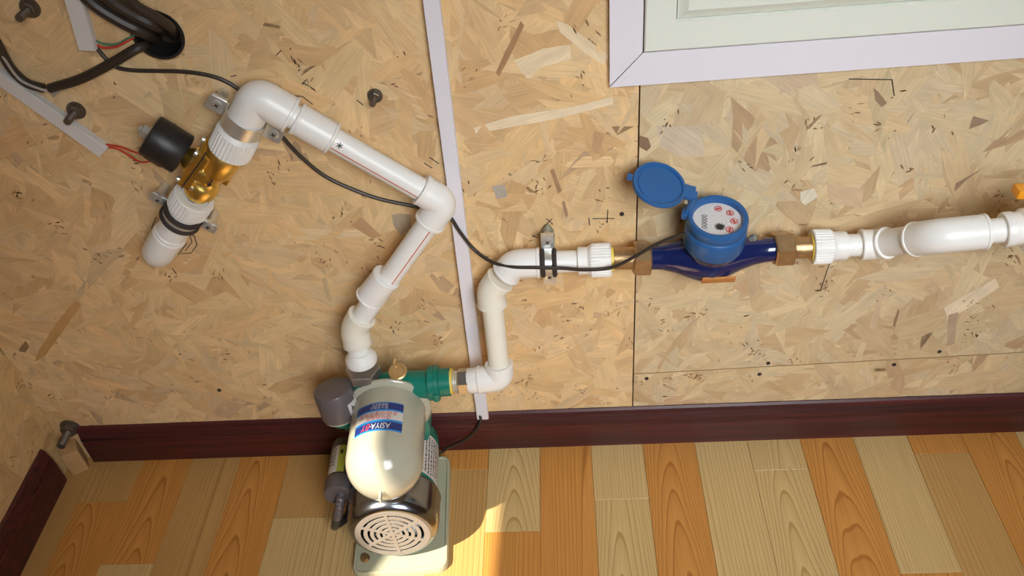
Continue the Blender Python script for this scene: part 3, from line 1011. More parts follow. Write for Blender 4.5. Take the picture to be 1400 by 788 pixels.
def pipe(root, a, b, m=None, name='pipe', r=PR):
    return MB().tube([a, b], r, 32).build(name, m or M['ppr'], root)


def socket_rev(root, a, b, r=FR, name='coupling', m=None, lip=0.0012, ch=0.0015):
    a, b = Vector(a), Vector(b)
    L_ = (b - a).length
    return MB().rev(a, b - a, [(0, PR), (0, r - ch + lip), (ch, r + lip * 0.6), (0.004, r + lip * 0.6), (0.0052, r - 0.0004), (L_ - 0.0052, r - 0.0004), (L_ - 0.004, r + lip * 0.6), (L_ - ch, r + lip * 0.6), (L_, r - ch), (L_, PR)], 36).build(name, m or M['ppr'], root)


def elbow(root, pts, rad, r=FR, m=None, name='elbow', n=12, s=1.0):
    path = fillet(pts, rad, n)
    mb = MB()
    mb.tube(path, [r] * len(path), 36)
    # raised rims at both mouths
    for a, b in ((path[0], path[1]), (path[-1], path[-2])):
        mb.rev(a, b - a, [(-0.0006, PR), (-0.0006, r), (0.0004, r + 0.001), (0.0034, r + 0.001), (0.0042, r)], 36)
    return mb.build(name, m or M['ppr'], root)


def ribbed(root, a, b, r0, r1, n=34, name='threaded_adapter', m=None, frac=0.55):
    """adapter: smooth socket from a, ribbed collar ending at b"""
    a, b = Vector(a), Vector(b)
    L_ = (b - a).length
    t = L_ * (1 - frac)
    return MB().rev(a, b - a, [(0, PR), (0, r0 - 0.001), (0.001, r0), (t - 0.005, r0), (t, r1 - 0.001), (t + 0.002, r1), (L_ - 0.005, r1), (L_ - 0.003, r1), (L_ - 0.001, r1 - 0.0005), (L_, r1 - 0.002), (L_, r1 * 0.72), (L_ - 0.004, r1 * 0.70), (L_ - 0.004, r1 * 0.3)], ribs=(n, 0.0013, 5, 7), cap=False).build(name, m or M['ppr'], root, ang=25)


# --- run A: solenoid valve -> upper elbow -> long diagonal -> elbow -> pump union
A0, A1 = (-0.4296, -0.0420, 0.6654), (-0.3720, -0.0420, 0.7409)      # axis of the valve line up to the first corner
c1 = V(A1)
c2 = V((-0.1626, -0.0450, 0.5685))
c3 = V((-0.3237, -0.0600, 0.3589))
c4 = V((-0.3206, -0.0750, 0.3113))
runA = thing('pipe_run', 'upper white pipe run from the brass valve over two corners down to the pump', 'water pipe', c4)
vd = (V(A0) - c1).normalized()
a_r = c1 + vd * 0.038
ribbed(runA, a_r, V(A0), 0.0225, 0.0285)
d12 = (c2 - c1).normalized()
elbow(runA, [c1 + vd * 0.044, c1, c1 + d12 * 0.046], 0.014, 0.0235)
L12 = (c2 - c1).length
# short pipe stub, coupling, long pipe
pipe(runA, c1 + d12 * 0.040, c1 + d12 * 0.062)
socket_rev(runA, c1 + d12 * 0.052, c1 + d12 * 0.105)
p0, p1 = c1 + d12 * 0.100, c2 - d12 * 0.030
pipe(runA, p0, p1)
d23 = (c3 - c2).normalized()
elbow(runA, [c2 - d12 * 0.036, c2, c2 + d23 * 0.038], 0.013)
L23 = (c3 - c2).length
pipe(runA, c2 + d23 * 0.030, c3 - d23 * 0.022)
socket_rev(runA, V((-0.2586, -0.0535, 0.4507)), V((-0.2921, -0.0565, 0.4116)))
d34 = (c4 - c3).normalized()
elbow(runA, [c3 - d23 * 0.026, c3, c3 + d34 * 0.030], 0.018, FR, M['ppr_old'])
c5 = c4 + V(0, 0, -0.020)
pipe(runA, c3 + d34 * 0.022, c4, name='pipe', r=0.0165)
MB().rev(c4 + V(0, 0, 0.012), (0, 0, -1), [(0, 0.0165), (0.003, 0.018), (0.012, 0.0235), (0.014, 0.0245), (0.020, 0.0245), (0.020, 0.01)], 36).build('union_tail', M['ppr'], runA)
# printed red stripes along the pipes and a pencilled star
def stripe(root, a, b, off, w=0.0007):
    a, b, off = V(a), V(b), V(off).normalized()
    u = (b - a).normalized()
    off = (off - u * off.dot(u)).normalized()
    n = u.cross(off) * w
    q = off * (PR + 0.0001)
    return MB().add([a + q - n, b + q - n, b + q + n, a + q + n, a + q * 0.97 - n, b + q * 0.97 - n, b + q * 0.97 + n, a + q * 0.97 + n],
                    [[0, 1, 2, 3], [0, 4, 5, 1], [3, 2, 6, 7], [1, 5, 6, 2], [0, 3, 7, 4], [4, 7, 6, 5]]).build('printed_stripe', M['redstripe'], root)


stripe(runA, p0 + d12 * 0.006, p1, (-0.25, -0.97, -0.05))
stripe(runA, c2 + d23 * 0.042, c2 + d23 * (V((-0.2574, -0.0535, 0.4520)) - c2).dot(d23), (0.45, -0.85, 0.2))
st = c1 + d12 * 0.114
fo = V(-0.05, -0.86, 0.5)
fo = (fo - d12 * fo.dot(d12)).normalized()
mb = MB()
for k in range(3):
    a = PI * k / 3 + 0.3
    q = d12 * math.cos(a) + d12.cross(fo) * math.sin(a)
    e = st + fo * (PR - 0.00005)
    n = q.cross(fo) * 0.0006
    mb.prism([e - q * 0.0042 - n, e + q * 0.0042 - n, e + q * 0.0042 + n, e - q * 0.0042 + n], fo * 0.0004)
mb.build('pencil_star', M['ink'], runA)

# --- run B: stub below the valve, bending into the wall
B0, B1 = V((-0.4985, -0.0420, 0.5970)), V((-0.5893, -0.0420, 0.4965))
runB = thing('pipe_stub', 'short white pipe stub below the brass valve bending into the wall', 'water pipe', (B1.x, 0, B1.z))
bd = (B1 - B0).normalized()
LB = (B1 - B0).length
ribbed(runB, B0 + bd * 0.050, B0, 0.0220, 0.0285, frac=0.5)
socket_rev(runB, B0 + bd * 0.035, B0 + bd * 0.082, 0.0222)
pipe(runB, B0 + bd * 0.07, B0 + bd * 0.09)
elbow(runB, [B0 + bd * 0.084, B1, (B1.x, 0.02, B1.z)], 0.026, 0.0225)

# --- run C: pump outlet -> elbow -> riser -> two 45 degree elbows -> adapter at the meter
o0 = V((-0.1623, -0.0750, 0.2486))
o1 = V((-0.1115, -0.0750, 0.2524))
o2 = V((-0.1135, -0.0420, 0.4054))
o3 = V((-0.0757, -0.0380, 0.4501))
o4 = V((0.0155, -0.0380, 0.4500))
o5 = V((0.0632, -0.0400, 0.4515))
runC = thing('pipe_run', 'middle white pipe run rising from pump outlet to the blue meter', 'water pipe', o1)
d = (o1 - o0).normalized()
MB().rev(o0, d, [(0, 0.008), (0, 0.0195), (0.002, 0.0205), (0.016, 0.0205), (0.016, 0.012)], 36).build('union_tail', M['ppr'], runC)
elbow(runC, [o0 + d * 0.0165, o1, o1 + (o2 - o1).normalized() * 0.026], 0.013)
e = (o2 - o1).normalized()
pipe(runC, o1 + e * 0.018, o2 - e * 0.012, M['ppr_old'])
f = (o3 - o2).normalized()
elbow(runC, [o2 - e * 0.026, o2, o2 + f * 0.024], 0.018, FR, M['ppr_old'])
g = (o4 - o3).normalized()
elbow(runC, [o3 - f * 0.022, o3, o3 + g * 0.036], 0.018)
pipe(runC, o3 + g * 0.03, o4 + g * 0.01)
h = (o5 - o4).normalized()
ribbed(runC, o4, o5, 0.0200, 0.0245, frac=0.6)

# --- run D: meter -> adapter -> two 45 degree elbows stepping forward -> tee at the right edge
q0 = V((0.3412, -0.0400, 0.4572))
q1 = V((0.3883, -0.0400, 0.4569))
q2 = V((0.4312, -0.0420, 0.4585))
q3 = V((0.4748, -0.1080, 0.5210))
q4 = V((0.5484, -0.1100, 0.5274))
q5 = V((0.6416, -0.1120, 0.5370))
runD = thing('pipe_run', 'right white pipe run stepping forward from the meter to a tee at the picture edge', 'water pipe', q4)
ribbed(runD, q1, q0, 0.0205, 0.0245, frac=0.55)
dq = (q2 - q1).normalized()
pipe(runD, q1 - dq * 0.004, q1 + dq * 0.03)
dr = (q3 - q2).normalized()
elbow(runD, [q1 + dq * 0.020, q2, q2 + dr * 0.018], 0.014)
pipe(runD, q2 + dr * 0.01, q3 - dr * 0.01, r=0.0190)
ds = (q4 - q3).normalized()
elbow(runD, [q3 - dr * 0.038, q3, q4 - ds * 0.016], 0.028, 0.0225)
pipe(runD, q4 - ds * 0.02, q4 + ds * 0.02)
dt = (q5 - q4).normalized()
tee = MB()
L_ = (q5 - q4).length
tee.rev(q4 + dt * 0.004, dt, [(0, PR), (0, 0.0215), (0.003, 0.0228), (0.010, 0.0228), (0.011, 0.0215), (0.019, 0.0215), (0.022, 0.0245), (0.040, 0.0255), (0.075, 0.0255), (0.078, 0.0215), (0.1, 0.0215)], 36)
tee.rev(q4 + dt * 0.062, (0, 0.25, -1), [(0, 0.0215), (0.045, 0.0215), (0.046, 0.015)], 30)
tee.build('tee', M['ppr'], runD)
pipe(runD, q4 + dt * 0.10, V(1.2, q5.y, q5.z + 0.03))

# ball valve whose orange lever pokes into the frame at the right edge
lv = V((0.5471, -0.1150, 0.5862))
bv = thing('ball_valve', 'ball valve with bright orange lever poking in at the right picture edge', 'valve', (lv.x + 0.07, lv.y, lv.z - 0.03))
MB().rev((lv.x + 0.07, lv.y, lv.z - 0.035), (0, 0, 1), [(0, 0.012), (0.0, 0.014), (0.022, 0.014), (0.024, 0.007), (0.033, 0.007)], 20).build('stem', M['brass_old'], bv)
MB().box((lv.x + 0.042, lv.y, lv.z), (0.085, 0.020, 0.012), Matrix.Rotation(0.12, 3, 'Y'), 0.003).build('lever', M['orange'], bv)

# ------------------------------------------------------------------ pipe clamps
def clamp(label, p, axis, r, lined, cover=None, ear=0.025, wd=0.014):
    """saddle clamp round a pipe; axis = pipe direction, p = point on the pipe axis"""
    p, ax = V(p), V(axis).normalized()
    out = V(0, -1, 0)
    side = ax.cross(out).normalized()
    root = thing('pipe_clamp', label, 'pipe clamp', (p.x, 0, p.z), 'steel pipe clamps')
    gap = 0.014
    # band: half ring + legs to the wall + ears
    prof = []
    rr = r + 0.0008
    n = 22
    path = [(-rr - ear, -gap + 0.006), (-rr - 0.002, -gap + 0.006)]
    for k in range(n + 1):
        a = PI + 0.35 - (PI + 0.7) * k / n
        path.append((rr * math.cos(a), rr * math.sin(a)))
    path += [(rr + 0.002, -gap + 0.006), (rr + ear, -gap + 0.006)]
    th = 0.0014
    mb = MB()
    m_ = len(path)
    vs = []
    for i, (s, o) in enumerate(path):
        a = Vector(path[max(i - 1, 0)])
        b = Vector(path[min(i + 1, m_ - 1)])
        t = (b - a).normalized()
        nn = Vector((-t.y, t.x))
        for (w_, e_) in ((-wd / 2, 0), (wd / 2, 0), (wd / 2, th), (-wd / 2, th)):
            q = p + side * (s + nn.x * e_) + out * (o + nn.y * e_) + ax * w_
            vs.append(q)
    fs = [[0, 1, 2, 3], [(m_ - 1) * 4 + k for k in (3, 2, 1, 0)]]
    for i in range(m_ - 1):
        for k in range(4):
            k2 = (k + 1) % 4
            fs.append([i * 4 + k, i * 4 + k2, (i + 1) * 4 + k2, (i + 1) * 4 + k])
    mb.add(vs, fs).build('band', M['steel'], root, ang=30)
    if lined:
        for s in (-1, 1):
            pts = []
            for k in range(19):
                a = PI + 0.4 - (PI + 0.8) * k / 18
                pts.append(p + side * ((rr + 0.0012) * math.cos(a)) + out * ((rr + 0.0012) * math.sin(a)) + ax * s * (wd / 2 - 0.0002))
            MB().tube(pts, 0.0035, 8).build('rubber_lining', M['rubber'], root)
    for s in (-1, 1):
        e = p + side * (s * (rr + ear * 0.52)) + out * (-gap + 0.006 + th)
        mm = Matrix((side, ax, out)).transposed()
        MB().box(e - out * 0.004, (ear * 0.8, wd * 1.12, 0.005), mm, 0.0006).build('ear_plate', M['steel'], root)
        MB().rev(e - out * 0.003, -out, [(0, 0.0065), (max(e.y * -1 - 0.0055, 0.004), 0.0065)], 16).build('standoff', M['steel'], root)
        sc = MB().rev(e - out * 0.001, out, [(0, 0.0074), (0.001, 0.0074), (0.0028, 0.0062), (0.0036, 0.0034), (0.0030, 0.0016)], 20).build('screw', M['steel'], root)
        MB().box(e + out * 0.0026, (0.0062, 0.0011, 0.0008), mm @ Matrix.Rotation(0.6, 3, 'Z')).box(e + out * 0.0026, (0.0011, 0.0062, 0.0008), mm @ Matrix.Rotation(0.6, 3, 'Z')).build('cross_slot', M['rubber'], sc)
    return root


clamp('bare metal pipe clamp on the upper pipe just below its first elbow', c1 + vd * 0.045, vd, 0.0243, False, wd=0.020)
clamp('rubber lined pipe clamp on the short stub below the brass valve', B0 + bd * 0.042, bd, 0.0232, True, wd=0.013)
cl3 = V((-0.0263, -0.0380, 0.4498))
clamp('rubber lined pipe clamp on the middle horizontal pipe under a grey wall plug', cl3, g, 0.0165, True, wd=0.017, ear=0.029)
# olive grey conical cap above the third clamp
cp = V((-0.0267, -0.0110, 0.4579))
mb = MB().rev(cp, V((-0.0249, -0.0080, 0.4939)) - cp, [(0, 0.0090), (0.001, 0.0100), (0.020, 0.0100), (0.028, 0.0080), (0.036, 0.003), (0.038, 0.001)], 20)
tag(mb.build('wall_plug', M['anchor'], origin=cp), 'olive grey pointed plastic wall plug just above the middle clamp', 'wall plug')

# ------------------------------------------------------------------ brass solenoid valve
s0, s1 = V((-0.4909, -0.0420, 0.6049)), V((-0.4340, -0.0420, 0.6635))
va = (s1 - s0).normalized()
vc = (s0 + s1) / 2
cdir = V((-0.5178, -0.0460, 0.7018)) - V((-0.4601, -0.0460, 0.6543))
cdir = (cdir - va * cdir.dot(va)).normalized()
ndir = va.cross(cdir).normalized()
if ndir.y > 0:
    ndir = -ndir
MV = Matrix((va, ndir, cdir)).transposed()   # local x along pipe, y towards viewer, z towards the coil
val = thing('solenoid_valve', 'polished brass solenoid valve with black coil on the left of the pipes', 'valve', vc)
LV = (s1 - s0).length
mb = MB()
mb.rev(s0 - va * 0.006, va, [(0, 0.014), (0, 0.0165), (0.012, 0.0165), (0.012, 0.0205), (0.020, 0.0205)], 32)
mb.rev(s0 + va * 0.004, va, [(0, 0.019), (0, 0.0215), (0.014, 0.0215), (0.017, 0.0195), (0.022, 0.017), (0.030, 0.0165), (0.036, 0.018), (0.044, 0.0225), (0.047, 0.0240), (LV - 0.006, 0.0240), (LV, 0.0205), (LV + 0.006, 0.0165), (LV + 0.010, 0.0165)], 32)
mb.rev(vc + cdir * -0.008, cdir, [(0, 0.008), (0, 0.014), (0.008, 0.0225), (0.018, 0.024), (0.024, 0.024)], 32)
# web ribs and a raised flow arrow
mb.box(vc - cdir * 0.006 + ndir * 0.012, (0.046, 0.007, 0.004), MV @ Matrix.Rotation(0.5, 3, 'Y'), 0.001)
mb.box(vc - cdir * 0.018, (0.010, 0.010, 0.014), MV, 0.002)
mb.build('valve_body', M['brass'], val)
e = vc + ndir * 0.0205 - cdir * 0.004
MB().prism([e + va * 0.006 + cdir * 0.0012, e + va * 0.006 - cdir * 0.0012, e - va * 0.002 - cdir * 0.0012, e - va * 0.002 - cdir * 0.0034, e - va * 0.009, e - va * 0.002 + cdir * 0.0034, e - va * 0.002 + cdir * 0.0012], ndir * 0.0016).build('flow_arrow', M['rubber'], val)
MB().box(vc + cdir * 0.0165, (0.062, 0.044, 0.0085), MV, 0.002).build('lower_flange', M['brass'], val)
MB().box(vc + cdir * 0.0212, (0.064, 0.046, 0.0013), MV).build('gasket', M['rubber'], val)
MB().box(vc + cdir * 0.0255, (0.062, 0.044, 0.0075), MV, 0.002).rev(vc + cdir * 0.029, cdir, [(0, 0.020), (0.002, 0.0195), (0.007, 0.014), (0.011, 0.010), (0.022, 0.010)], 28).build('bonnet', M['brass'], val)
for i in (-1, 1):
    for j in (-1, 1):
        e = vc + va * (0.026 * i) + ndir * (0.0165 * j)
        MB().rev(e + cdir * 0.029, cdir, [(0, 0.0044), (0.0035, 0.0044), (0.0042, 0.0034), (0.0036, 0.002)], 12).rev(e + cdir * 0.0125, -cdir, [(0, 0.0042), (0.004, 0.0042)], 6).build('bolt', M['steel'], val)
cc = vc + cdir * 0.040
mb = MB()
mb.rev(cc, cdir, [(0, 0.022), (0.0015, 0.0272), (0.003, 0.0282), (0.046, 0.0282), (0.0485, 0.027), (0.050, 0.022)], 44)
coil = mb.build('coil', M['black'], val)
MB().box(cc + cdir * 0.028 - va * 0.026, (0.008, 0.022, 0.026), MV, 0.002).build('terminal_boss', M['black'], coil)
MB().rev(cc + cdir * 0.050, cdir, [(0, 0.0115), (0.001, 0.0115), (0.001, 0.0088), (0.008, 0.0088), (0.009, 0.0078), (0.009, 0.0045), (0.013, 0.0045), (0.0135, 0.003)], 6).build('top_nut', M['steel'], val, ang=20)

# ------------------------------------------------------------------ water meter
m0, m1 = V((0.1167, -0.0420, 0.4526)), V((0.2894, -0.0420, 0.4580))
md = (m1 - m0).normalized()
LM = (m1 - m0).length
mc = V((0.2069, -0.0470, 0.4552))
met = thing('water_meter', 'blue water meter with open round lid mounted between two pipes', 'water meter', (mc.x, mc.y, mc.z))
prof = [(0, 0.017), (0.004, 0.0175), (0.018, 0.0185), (0.035, 0.023), (0.050, 0.029), (0.065, 0.034), (0.082, 0.0375), (0.098, 0.035), (0.112, 0.030), (0.128, 0.0245), (0.145, 0.020), (0.160, 0.018), (LM, 0.0175)]
mb = MB()
sg = 36
vs, fs = [], []
tt = []
for (t, r) in prof:
    tt.append((t, r))
fine = []
for i in range(len(tt) - 1):
    for k in range(3):
        u = k / 3
        fine.append((tt[i][0] * (1 - u) + tt[i + 1][0] * u, tt[i][1] * (1 - u) + tt[i + 1][1] * u))
fine.append(tt[-1])
for (t, r) in fine:
    c = m0 + md * t
    k = max(0.0, (r - 0.0175)) * 1.0
    c = c + V(0, -k * 0.25, -k * 0.10)
    for j in range(sg):
        a = 2 * PI * j / sg
        vs.append(c + V(0, math.cos(a) * r * 0.96, math.sin(a) * r * (1.0 if math.sin(a) > 0 else 1.0)))
for i in range(len(fine) - 1):
    for j in range(sg):
        j2 = (j + 1) % sg
        fs.append([i * sg + j, i * sg + j2, (i + 1) * sg + j2, (i + 1) * sg + j])
fs.append(list(range(sg))[::-1])
fs.append([(len(fine) - 1) * sg + j for j in range(sg)])
mb.add(vs, fs)
up = V(0.03, -0.17, 1).normalized()
bb = V((0.2011, -0.0560, 0.4873))
mb.rev(bb - up * 0.024, up, [(0, 0.028), (0.014, 0.036), (0.022, 0.0385), (0.025, 0.0385)], 40)
mbody = mb.build('meter_body', M['navy'], met, ang=50)
on_ = V(0, -0.90, -0.436)
pc_ = m0 + md * 0.092 + V(0, -0.004, -0.002) + on_ * 0.0362
MB().box(pc_, (0.046, 0.0030, 0.0150), Matrix((V(1, 0, 0), on_, V(1, 0, 0).cross(on_))).transposed(), 0.0006).build('orange_plate', M['orange_sticker'], mbody)
mb = MB()
mb.rev(bb, up, [(0, 0.035), (0, 0.0400), (0.003, 0.0413), (0.027, 0.0413), (0.031, 0.0405), (0.033, 0.0388), (0.036, 0.0388), (0.039, 0.0405), (0.048, 0.0405), (0.0515, 0.0390), (0.0520, 0.037), (0.0505, 0.0335), (0.046, 0.0325), (0.042, 0.0325), (0.042, 0.001)], 56)
reg = mb.build('register_housing', M['blue'], met, ang=40)
fc = bb + up * 0.0425
MB().rev(fc, up, [(0, 0.001), (0, 0.0324), (0.0006, 0.0324), (0.0006, 0.0005)], 48).build('dial_face', M['face'], met)
ux = (V(1, 0, 0) - up * up.x).normalized()
uy = up.cross(ux)
MF = Matrix((ux, uy, up)).transposed()


def dialp(x, y, h=0.0009):
    return fc + ux * x + uy * y + up * h


star = MB()
sp = []
for k in range(24):
    a = 2 * PI * k / 24
    r = 0.0080 if k % 2 == 0 else 0.0040
    sp.append(dialp(0.0015, -0.0125) + ux * (r * math.cos(a)) + uy * (r * math.sin(a)))
star.prism(sp, up * 0.0005).build('flow_star', M['ink'], met)
for (x, y) in ((0.004, 0.021), (0.0185, 0.0125), (0.0215, -0.003), (0.0135, -0.018)):
    mb = MB()
    for k in range(10):
        a = 2 * PI * k / 10
        c = dialp(x, y) + ux * (0.0044 * math.cos(a)) + uy * (0.0044 * math.sin(a))
        mb.rev(c, up, [(0, 0.0011), (0.0004, 0.0011)], 6)
    mb.box(dialp(x, y), (0.0070, 0.0022, 0.0004), MF @ Matrix.Rotation(x * 90, 3, 'Z'))
    mb.rev(dialp(x, y), up, [(0, 0.0018), (0.0005, 0.0018)], 10)
    mb.build('pointer_dial', M['redink'], met)


def text_mesh(body, size, align='CENTER', extrude=0.0):
    cu = bpy.data.curves.new('t', 'FONT')
    cu.body = body
    cu.size = size
    cu.align_x = align
    cu.align_y = 'CENTER'
    cu.extrude = extrude
    cu.resolution_u = 3
    o = bpy.data.objects.new('t', cu)
    col.objects.link(o)
    dg = bpy.context.evaluated_depsgraph_get()
    me = bpy.data.meshes.new_from_object(o.evaluated_get(dg))
    vs = [v.co.copy() for v in me.vertices]
    fs = [list(p.vertices) for p in me.polygons]
    bpy.data.objects.remove(o)
    bpy.data.meshes.remove(me)
    return vs, fs


def flat_text(body, size, c, X, Y, m, parent, name='lettering', lift=0.0):
    vs, fs = text_mesh(body, size)
    X, Y, c = V(X).normalized(), V(Y).normalized(), V(c)
    return MB().add([c + X * v.x + Y * v.y for v in vs], fs).build(name, m, parent)


flat_text('00000', 0.0105, dialp(-0.017, -0.002), MF @ V(0.15, 1, 0), MF @ V(-1, 0.15, 0), M['ink'], met, 'digits')
# open lid: dished disc on a hinge
ld = V((0.1232, -0.0550, 0.5835))
ln = V(0.24, -0.30, 0.90).normalized()
hinge = V((0.1602, -0.0560, 0.5621))
lx = (hinge - ld)
lx = (lx - ln * lx.dot(ln)).normalized()
mb = MB()
mb.rev(ld, ln, [(0, 0.001), (0, 0.0345), (0.001, 0.0358), (0.0055, 0.0358), (0.0065, 0.0350), (0.0060, 0.0318), (0.0035, 0.0308), (0.0030, 0.0285), (0.0040, 0.0278), (0.0040, 0.0005)], 56)
ML = Matrix((lx, ln.cross(lx), ln)).transposed()
mb.box(ld - lx * 0.040 + ln * 0.004, (0.007, 0.010, 0.004), ML, 0.001)
mb.box(ld + lx * 0.041 + ln * 0.003, (0.016, 0.022, 0.006), ML, 0.0015)
lid = mb.build('lid', M['blue'], met, ang=40)
MB().box(ld + lx * 0.047, (0.012, 0.013, 0.005), ML, 0.001).build('hinge', M['blue'], met)
hr_ = (hinge - bb - up * (hinge - bb).dot(up)).normalized()
MH = Matrix((hr_, up.cross(hr_), up)).transposed()
hk = bb + up * 0.0455 + hr_ * 0.0425
MB().box(hk, (0.010, 0.016, 0.010), MH, 0.002).build('hinge', M['blue'], met)
MB().tube([hk + up * 0.001, (hk + ld + lx * 0.05) / 2 + up * 0.003, ld + lx * 0.049], 0.0036, 12).build('hinge_arm', M['blue'], met)
MB().rev(hinge - V(0, 0.007, 0) - ln * 0.002, (0, 1, 0), [(0, 0.0022), (0.014, 0.0022)], 10).build('hinge_pin', M['steel'], met)
# sealing lug and wire at the right of the register
MB().rev(bb + V(0.046, -0.012, 0.012), (1, -0.2, 0.5), [(0, 0.004), (0.007, 0.0055), (0.010, 0.003)], 12).build('seal', M['seal'], met)
MB().tube(smooth_path([bb + V(0.053, -0.014, 0.015), bb + V(0.060, -0.016, 0.020), bb + V(0.066, -0.012, 0.014), bb + V(0.060, -0.010, 0.008), bb + V(0.056, -0.012, 0.013)]), 0.0010, 8).build('seal_wire', M['brass_old'], met)


def union_nut(root, a, b, r, m, name='union_nut', seg=6):
    a, b = V(a), V(b)
    L_ = (b - a).length
    return MB().rev(a, b - a, [(0, r * 0.75), (0.0, r * 0.93), (0.002, r), (L_ - 0.002, r), (L_, r * 0.93), (L_, r * 0.6)], seg).build(name, m, root, ang=20)


union_nut(met, (0.0941, -0.0420, 0.4539), (0.1178, -0.0420, 0.4525), 0.0262, M['brass_old'])
union_nut(met, (0.3147, -0.0410, 0.4583), (0.2883, -0.0420, 0.4580), 0.0255, M['brass_old'])
MB().rev((0.0673, -0.0410, 0.4534), V((0.0961, -0.0420, 0.4538)) - V((0.0673, -0.0410, 0.4534)), [(0, 0.0145), (0, 0.0160), (0.028, 0.0160), (0.030, 0.0145)], 30).build('brass_tail', M['brass_old'], met)
MB().rev((0.3402, -0.0400, 0.4572), V((0.3137, -0.0410, 0.4583)) - V((0.3402, -0.0400, 0.4572)), [(0, 0.0140), (0, 0.0152), (0.026, 0.0152), (0.028, 0.0140)], 30).build('brass_tail', M['brass_old'], met)
MB().rev((0.0612, -0.0400, 0.4516), V(1, 0, 0), [(0, 0.008), (0, 0.0185), (0.005, 0.0175), (0.006, 0.012)], 30).build('seal_ring', M['yellow'], met)
MB().rev((0.3452, -0.0400, 0.4569), V(-1, 0, 0), [(0, 0.008), (0, 0.0195), (0.0055, 0.0185), (0.0065, 0.012)], 30).build('seal_ring', M['yellow'], met)

# ------------------------------------------------------------------ the booster pump (local frame: -y faces the room)
PA = 0.055
PORG = Vector((-0.293, -0.150, 0.0))
pump = thing('booster_pump', 'green booster pump with cream pressure tank standing on a pale plastic base', 'water pump', PORG, rz=PA, local=True)
RI = Matrix.Rotation(-PA, 3, 'Z')


def PL(p):
    """room point -> pump frame"""
    return RI @ (V(p) - PORG)


# base tray with rounded corners and a raised rim
def rrect(hx, hy, r, cx=0.0, cy=0.0, n=6):
    out = []
    for (sx, sy, a0) in ((1, 1, 0), (-1, 1, PI / 2), (-1, -1, PI), (1, -1, 3 * PI / 2)):
        for k in range(n + 1):
            a = a0 + PI / 2 * k / n
            out.append((cx + sx * (hx - r) + r * math.cos(a), cy + sy * (hy - r) + r * math.sin(a)))
    return out


def loft(rings):
    mb = MB()
    n = len(rings[0])
    vs = [p for r in rings for p in r]
    fs = [list(range(n))[::-1], [(len(rings) - 1) * n + k for k in range(n)]]
    for i in range(len(rings) - 1):
        for k in range(n):
            k2 = (k + 1) % n
            fs.append([i * n + k, i * n + k2, (i + 1) * n + k2, (i + 1) * n + k])
    return mb.add(vs, fs)


BX, BY = 0.0765, 0.112
prof = [(0, 0, 0.0), (0, 0, 0.012), (0.0015, 0.0015, 0.0145), (0.004, 0.004, 0.0145), (0.006, 0.006, 0.012), (0.012, 0.012, 0.0118)]
rings = [[(x, y, z) for x, y in rrect(BX - a, BY - b_, 0.016 - min(a, 0.01))] for a, b_, z in prof]
loft(rings).build('base_plate', M['base'], pump)
MB().box((0, 0.04, 0.021), (0.10, 0.05, 0.018), None, 0.003).box((0, -0.045, 0.021), (0.085, 0.028, 0.018), None, 0.003).build('motor_foot', M['green'], pump)
for sx in (-1,):
    MB().rev((sx * 0.058, -0.082, 0.0115), (0, 0, 1), [(0, 0.008), (0.001, 0.008), (0.001, 0.006), (0.005, 0.006)], 12).build('mounting_screw', M['brass_old'], pump)
# motor
MZ = 0.0880
MB().rev((0, 0.095, MZ), (0, -1, 0), [(0, 0.045), (0, 0.064), (0.004, 0.0665), (0.125, 0.0665), (0.125, 0.05)], 48).build('motor_body', M['green'], pump)
cov = MB()
cov.rev((0, -0.024, MZ), (0, -1, 0), [(0, 0.066), (0, 0.0722), (0.0012, 0.0730), (0.0026, 0.0722), (0.044, 0.0718), (0.054, 0.0705), (0.062, 0.0672), (0.0665, 0.0625), (0.0680, 0.0590), (0.0672, 0.0560), (0.062, 0.0550), (0.030, 0.0550)], 64, cap=False)
cover = cov.build('fan_cover', M['chrome'], pump, ang=50)
gy = -0.0925
gr = MB()


def annulus(mb, r0, r1, y0, y1, c, seg=56):
    vs, fs = [], []
    for k in range(seg):
        a = 2 * PI * k / seg
        for (r, y) in ((r0, y0), (r1, y0), (r1, y1), (r0, y1)):
            vs.append((c[0] + r * math.cos(a), y, c[1] + r * math.sin(a)))
    for k in range(seg):
        k2 = (k + 1) % seg
        for j in range(4):
            j2 = (j + 1) % 4
            fs.append([k * 4 + j, k2 * 4 + j, k2 * 4 + j2, k * 4 + j2])
    mb.add(vs, fs)


for (a_, b_) in ((0.0490, 0.0582), (0.0385, 0.0445), (0.0288, 0.0345), (0.0195, 0.0250), (0.0108, 0.0155)):
    annulus(gr, a_, b_, gy, gy + 0.0016, (0, MZ))
gr.rev((0, gy + 0.0016, MZ), (0, -1, 0), [(0, 0.0045), (0.0022, 0.0045)], 20)
for k in range(6):
    a = PI / 2 + PI / 3 * k + 0.06
    c = Vector((math.cos(a) * 0.027, gy + 0.0008, MZ + math.sin(a) * 0.027))
    gr.box(c, (0.048, 0.0020, 0.0052), Matrix.Rotation(-a, 3, 'Y'))
gr.build('grille', M['grille'], cover, ang=30)
MB().rev((0, -0.050, MZ), (0, -1, 0), [(0, 0.001), (0, 0.0535), (0.001, 0.0535), (0.001, 0.001)], 40).build('inner_disc', M['rubber'], pump)
fan = MB().rev((0, -0.052, MZ), (0, -1, 0), [(0, 0.016), (0.018, 0.014), (0.020, 0.010)], 24)
for k in range(8):
    a = 2 * PI * k / 8
    fan.box((math.cos(a) * 0.030, -0.064, MZ + math.sin(a) * 0.030), (0.036, 0.018, 0.0016), Matrix.Rotation(-a, 3, 'Y') @ Matrix.Rotation(0.5, 3, 'X'))
fan.build('fan', M['steel'], pump)
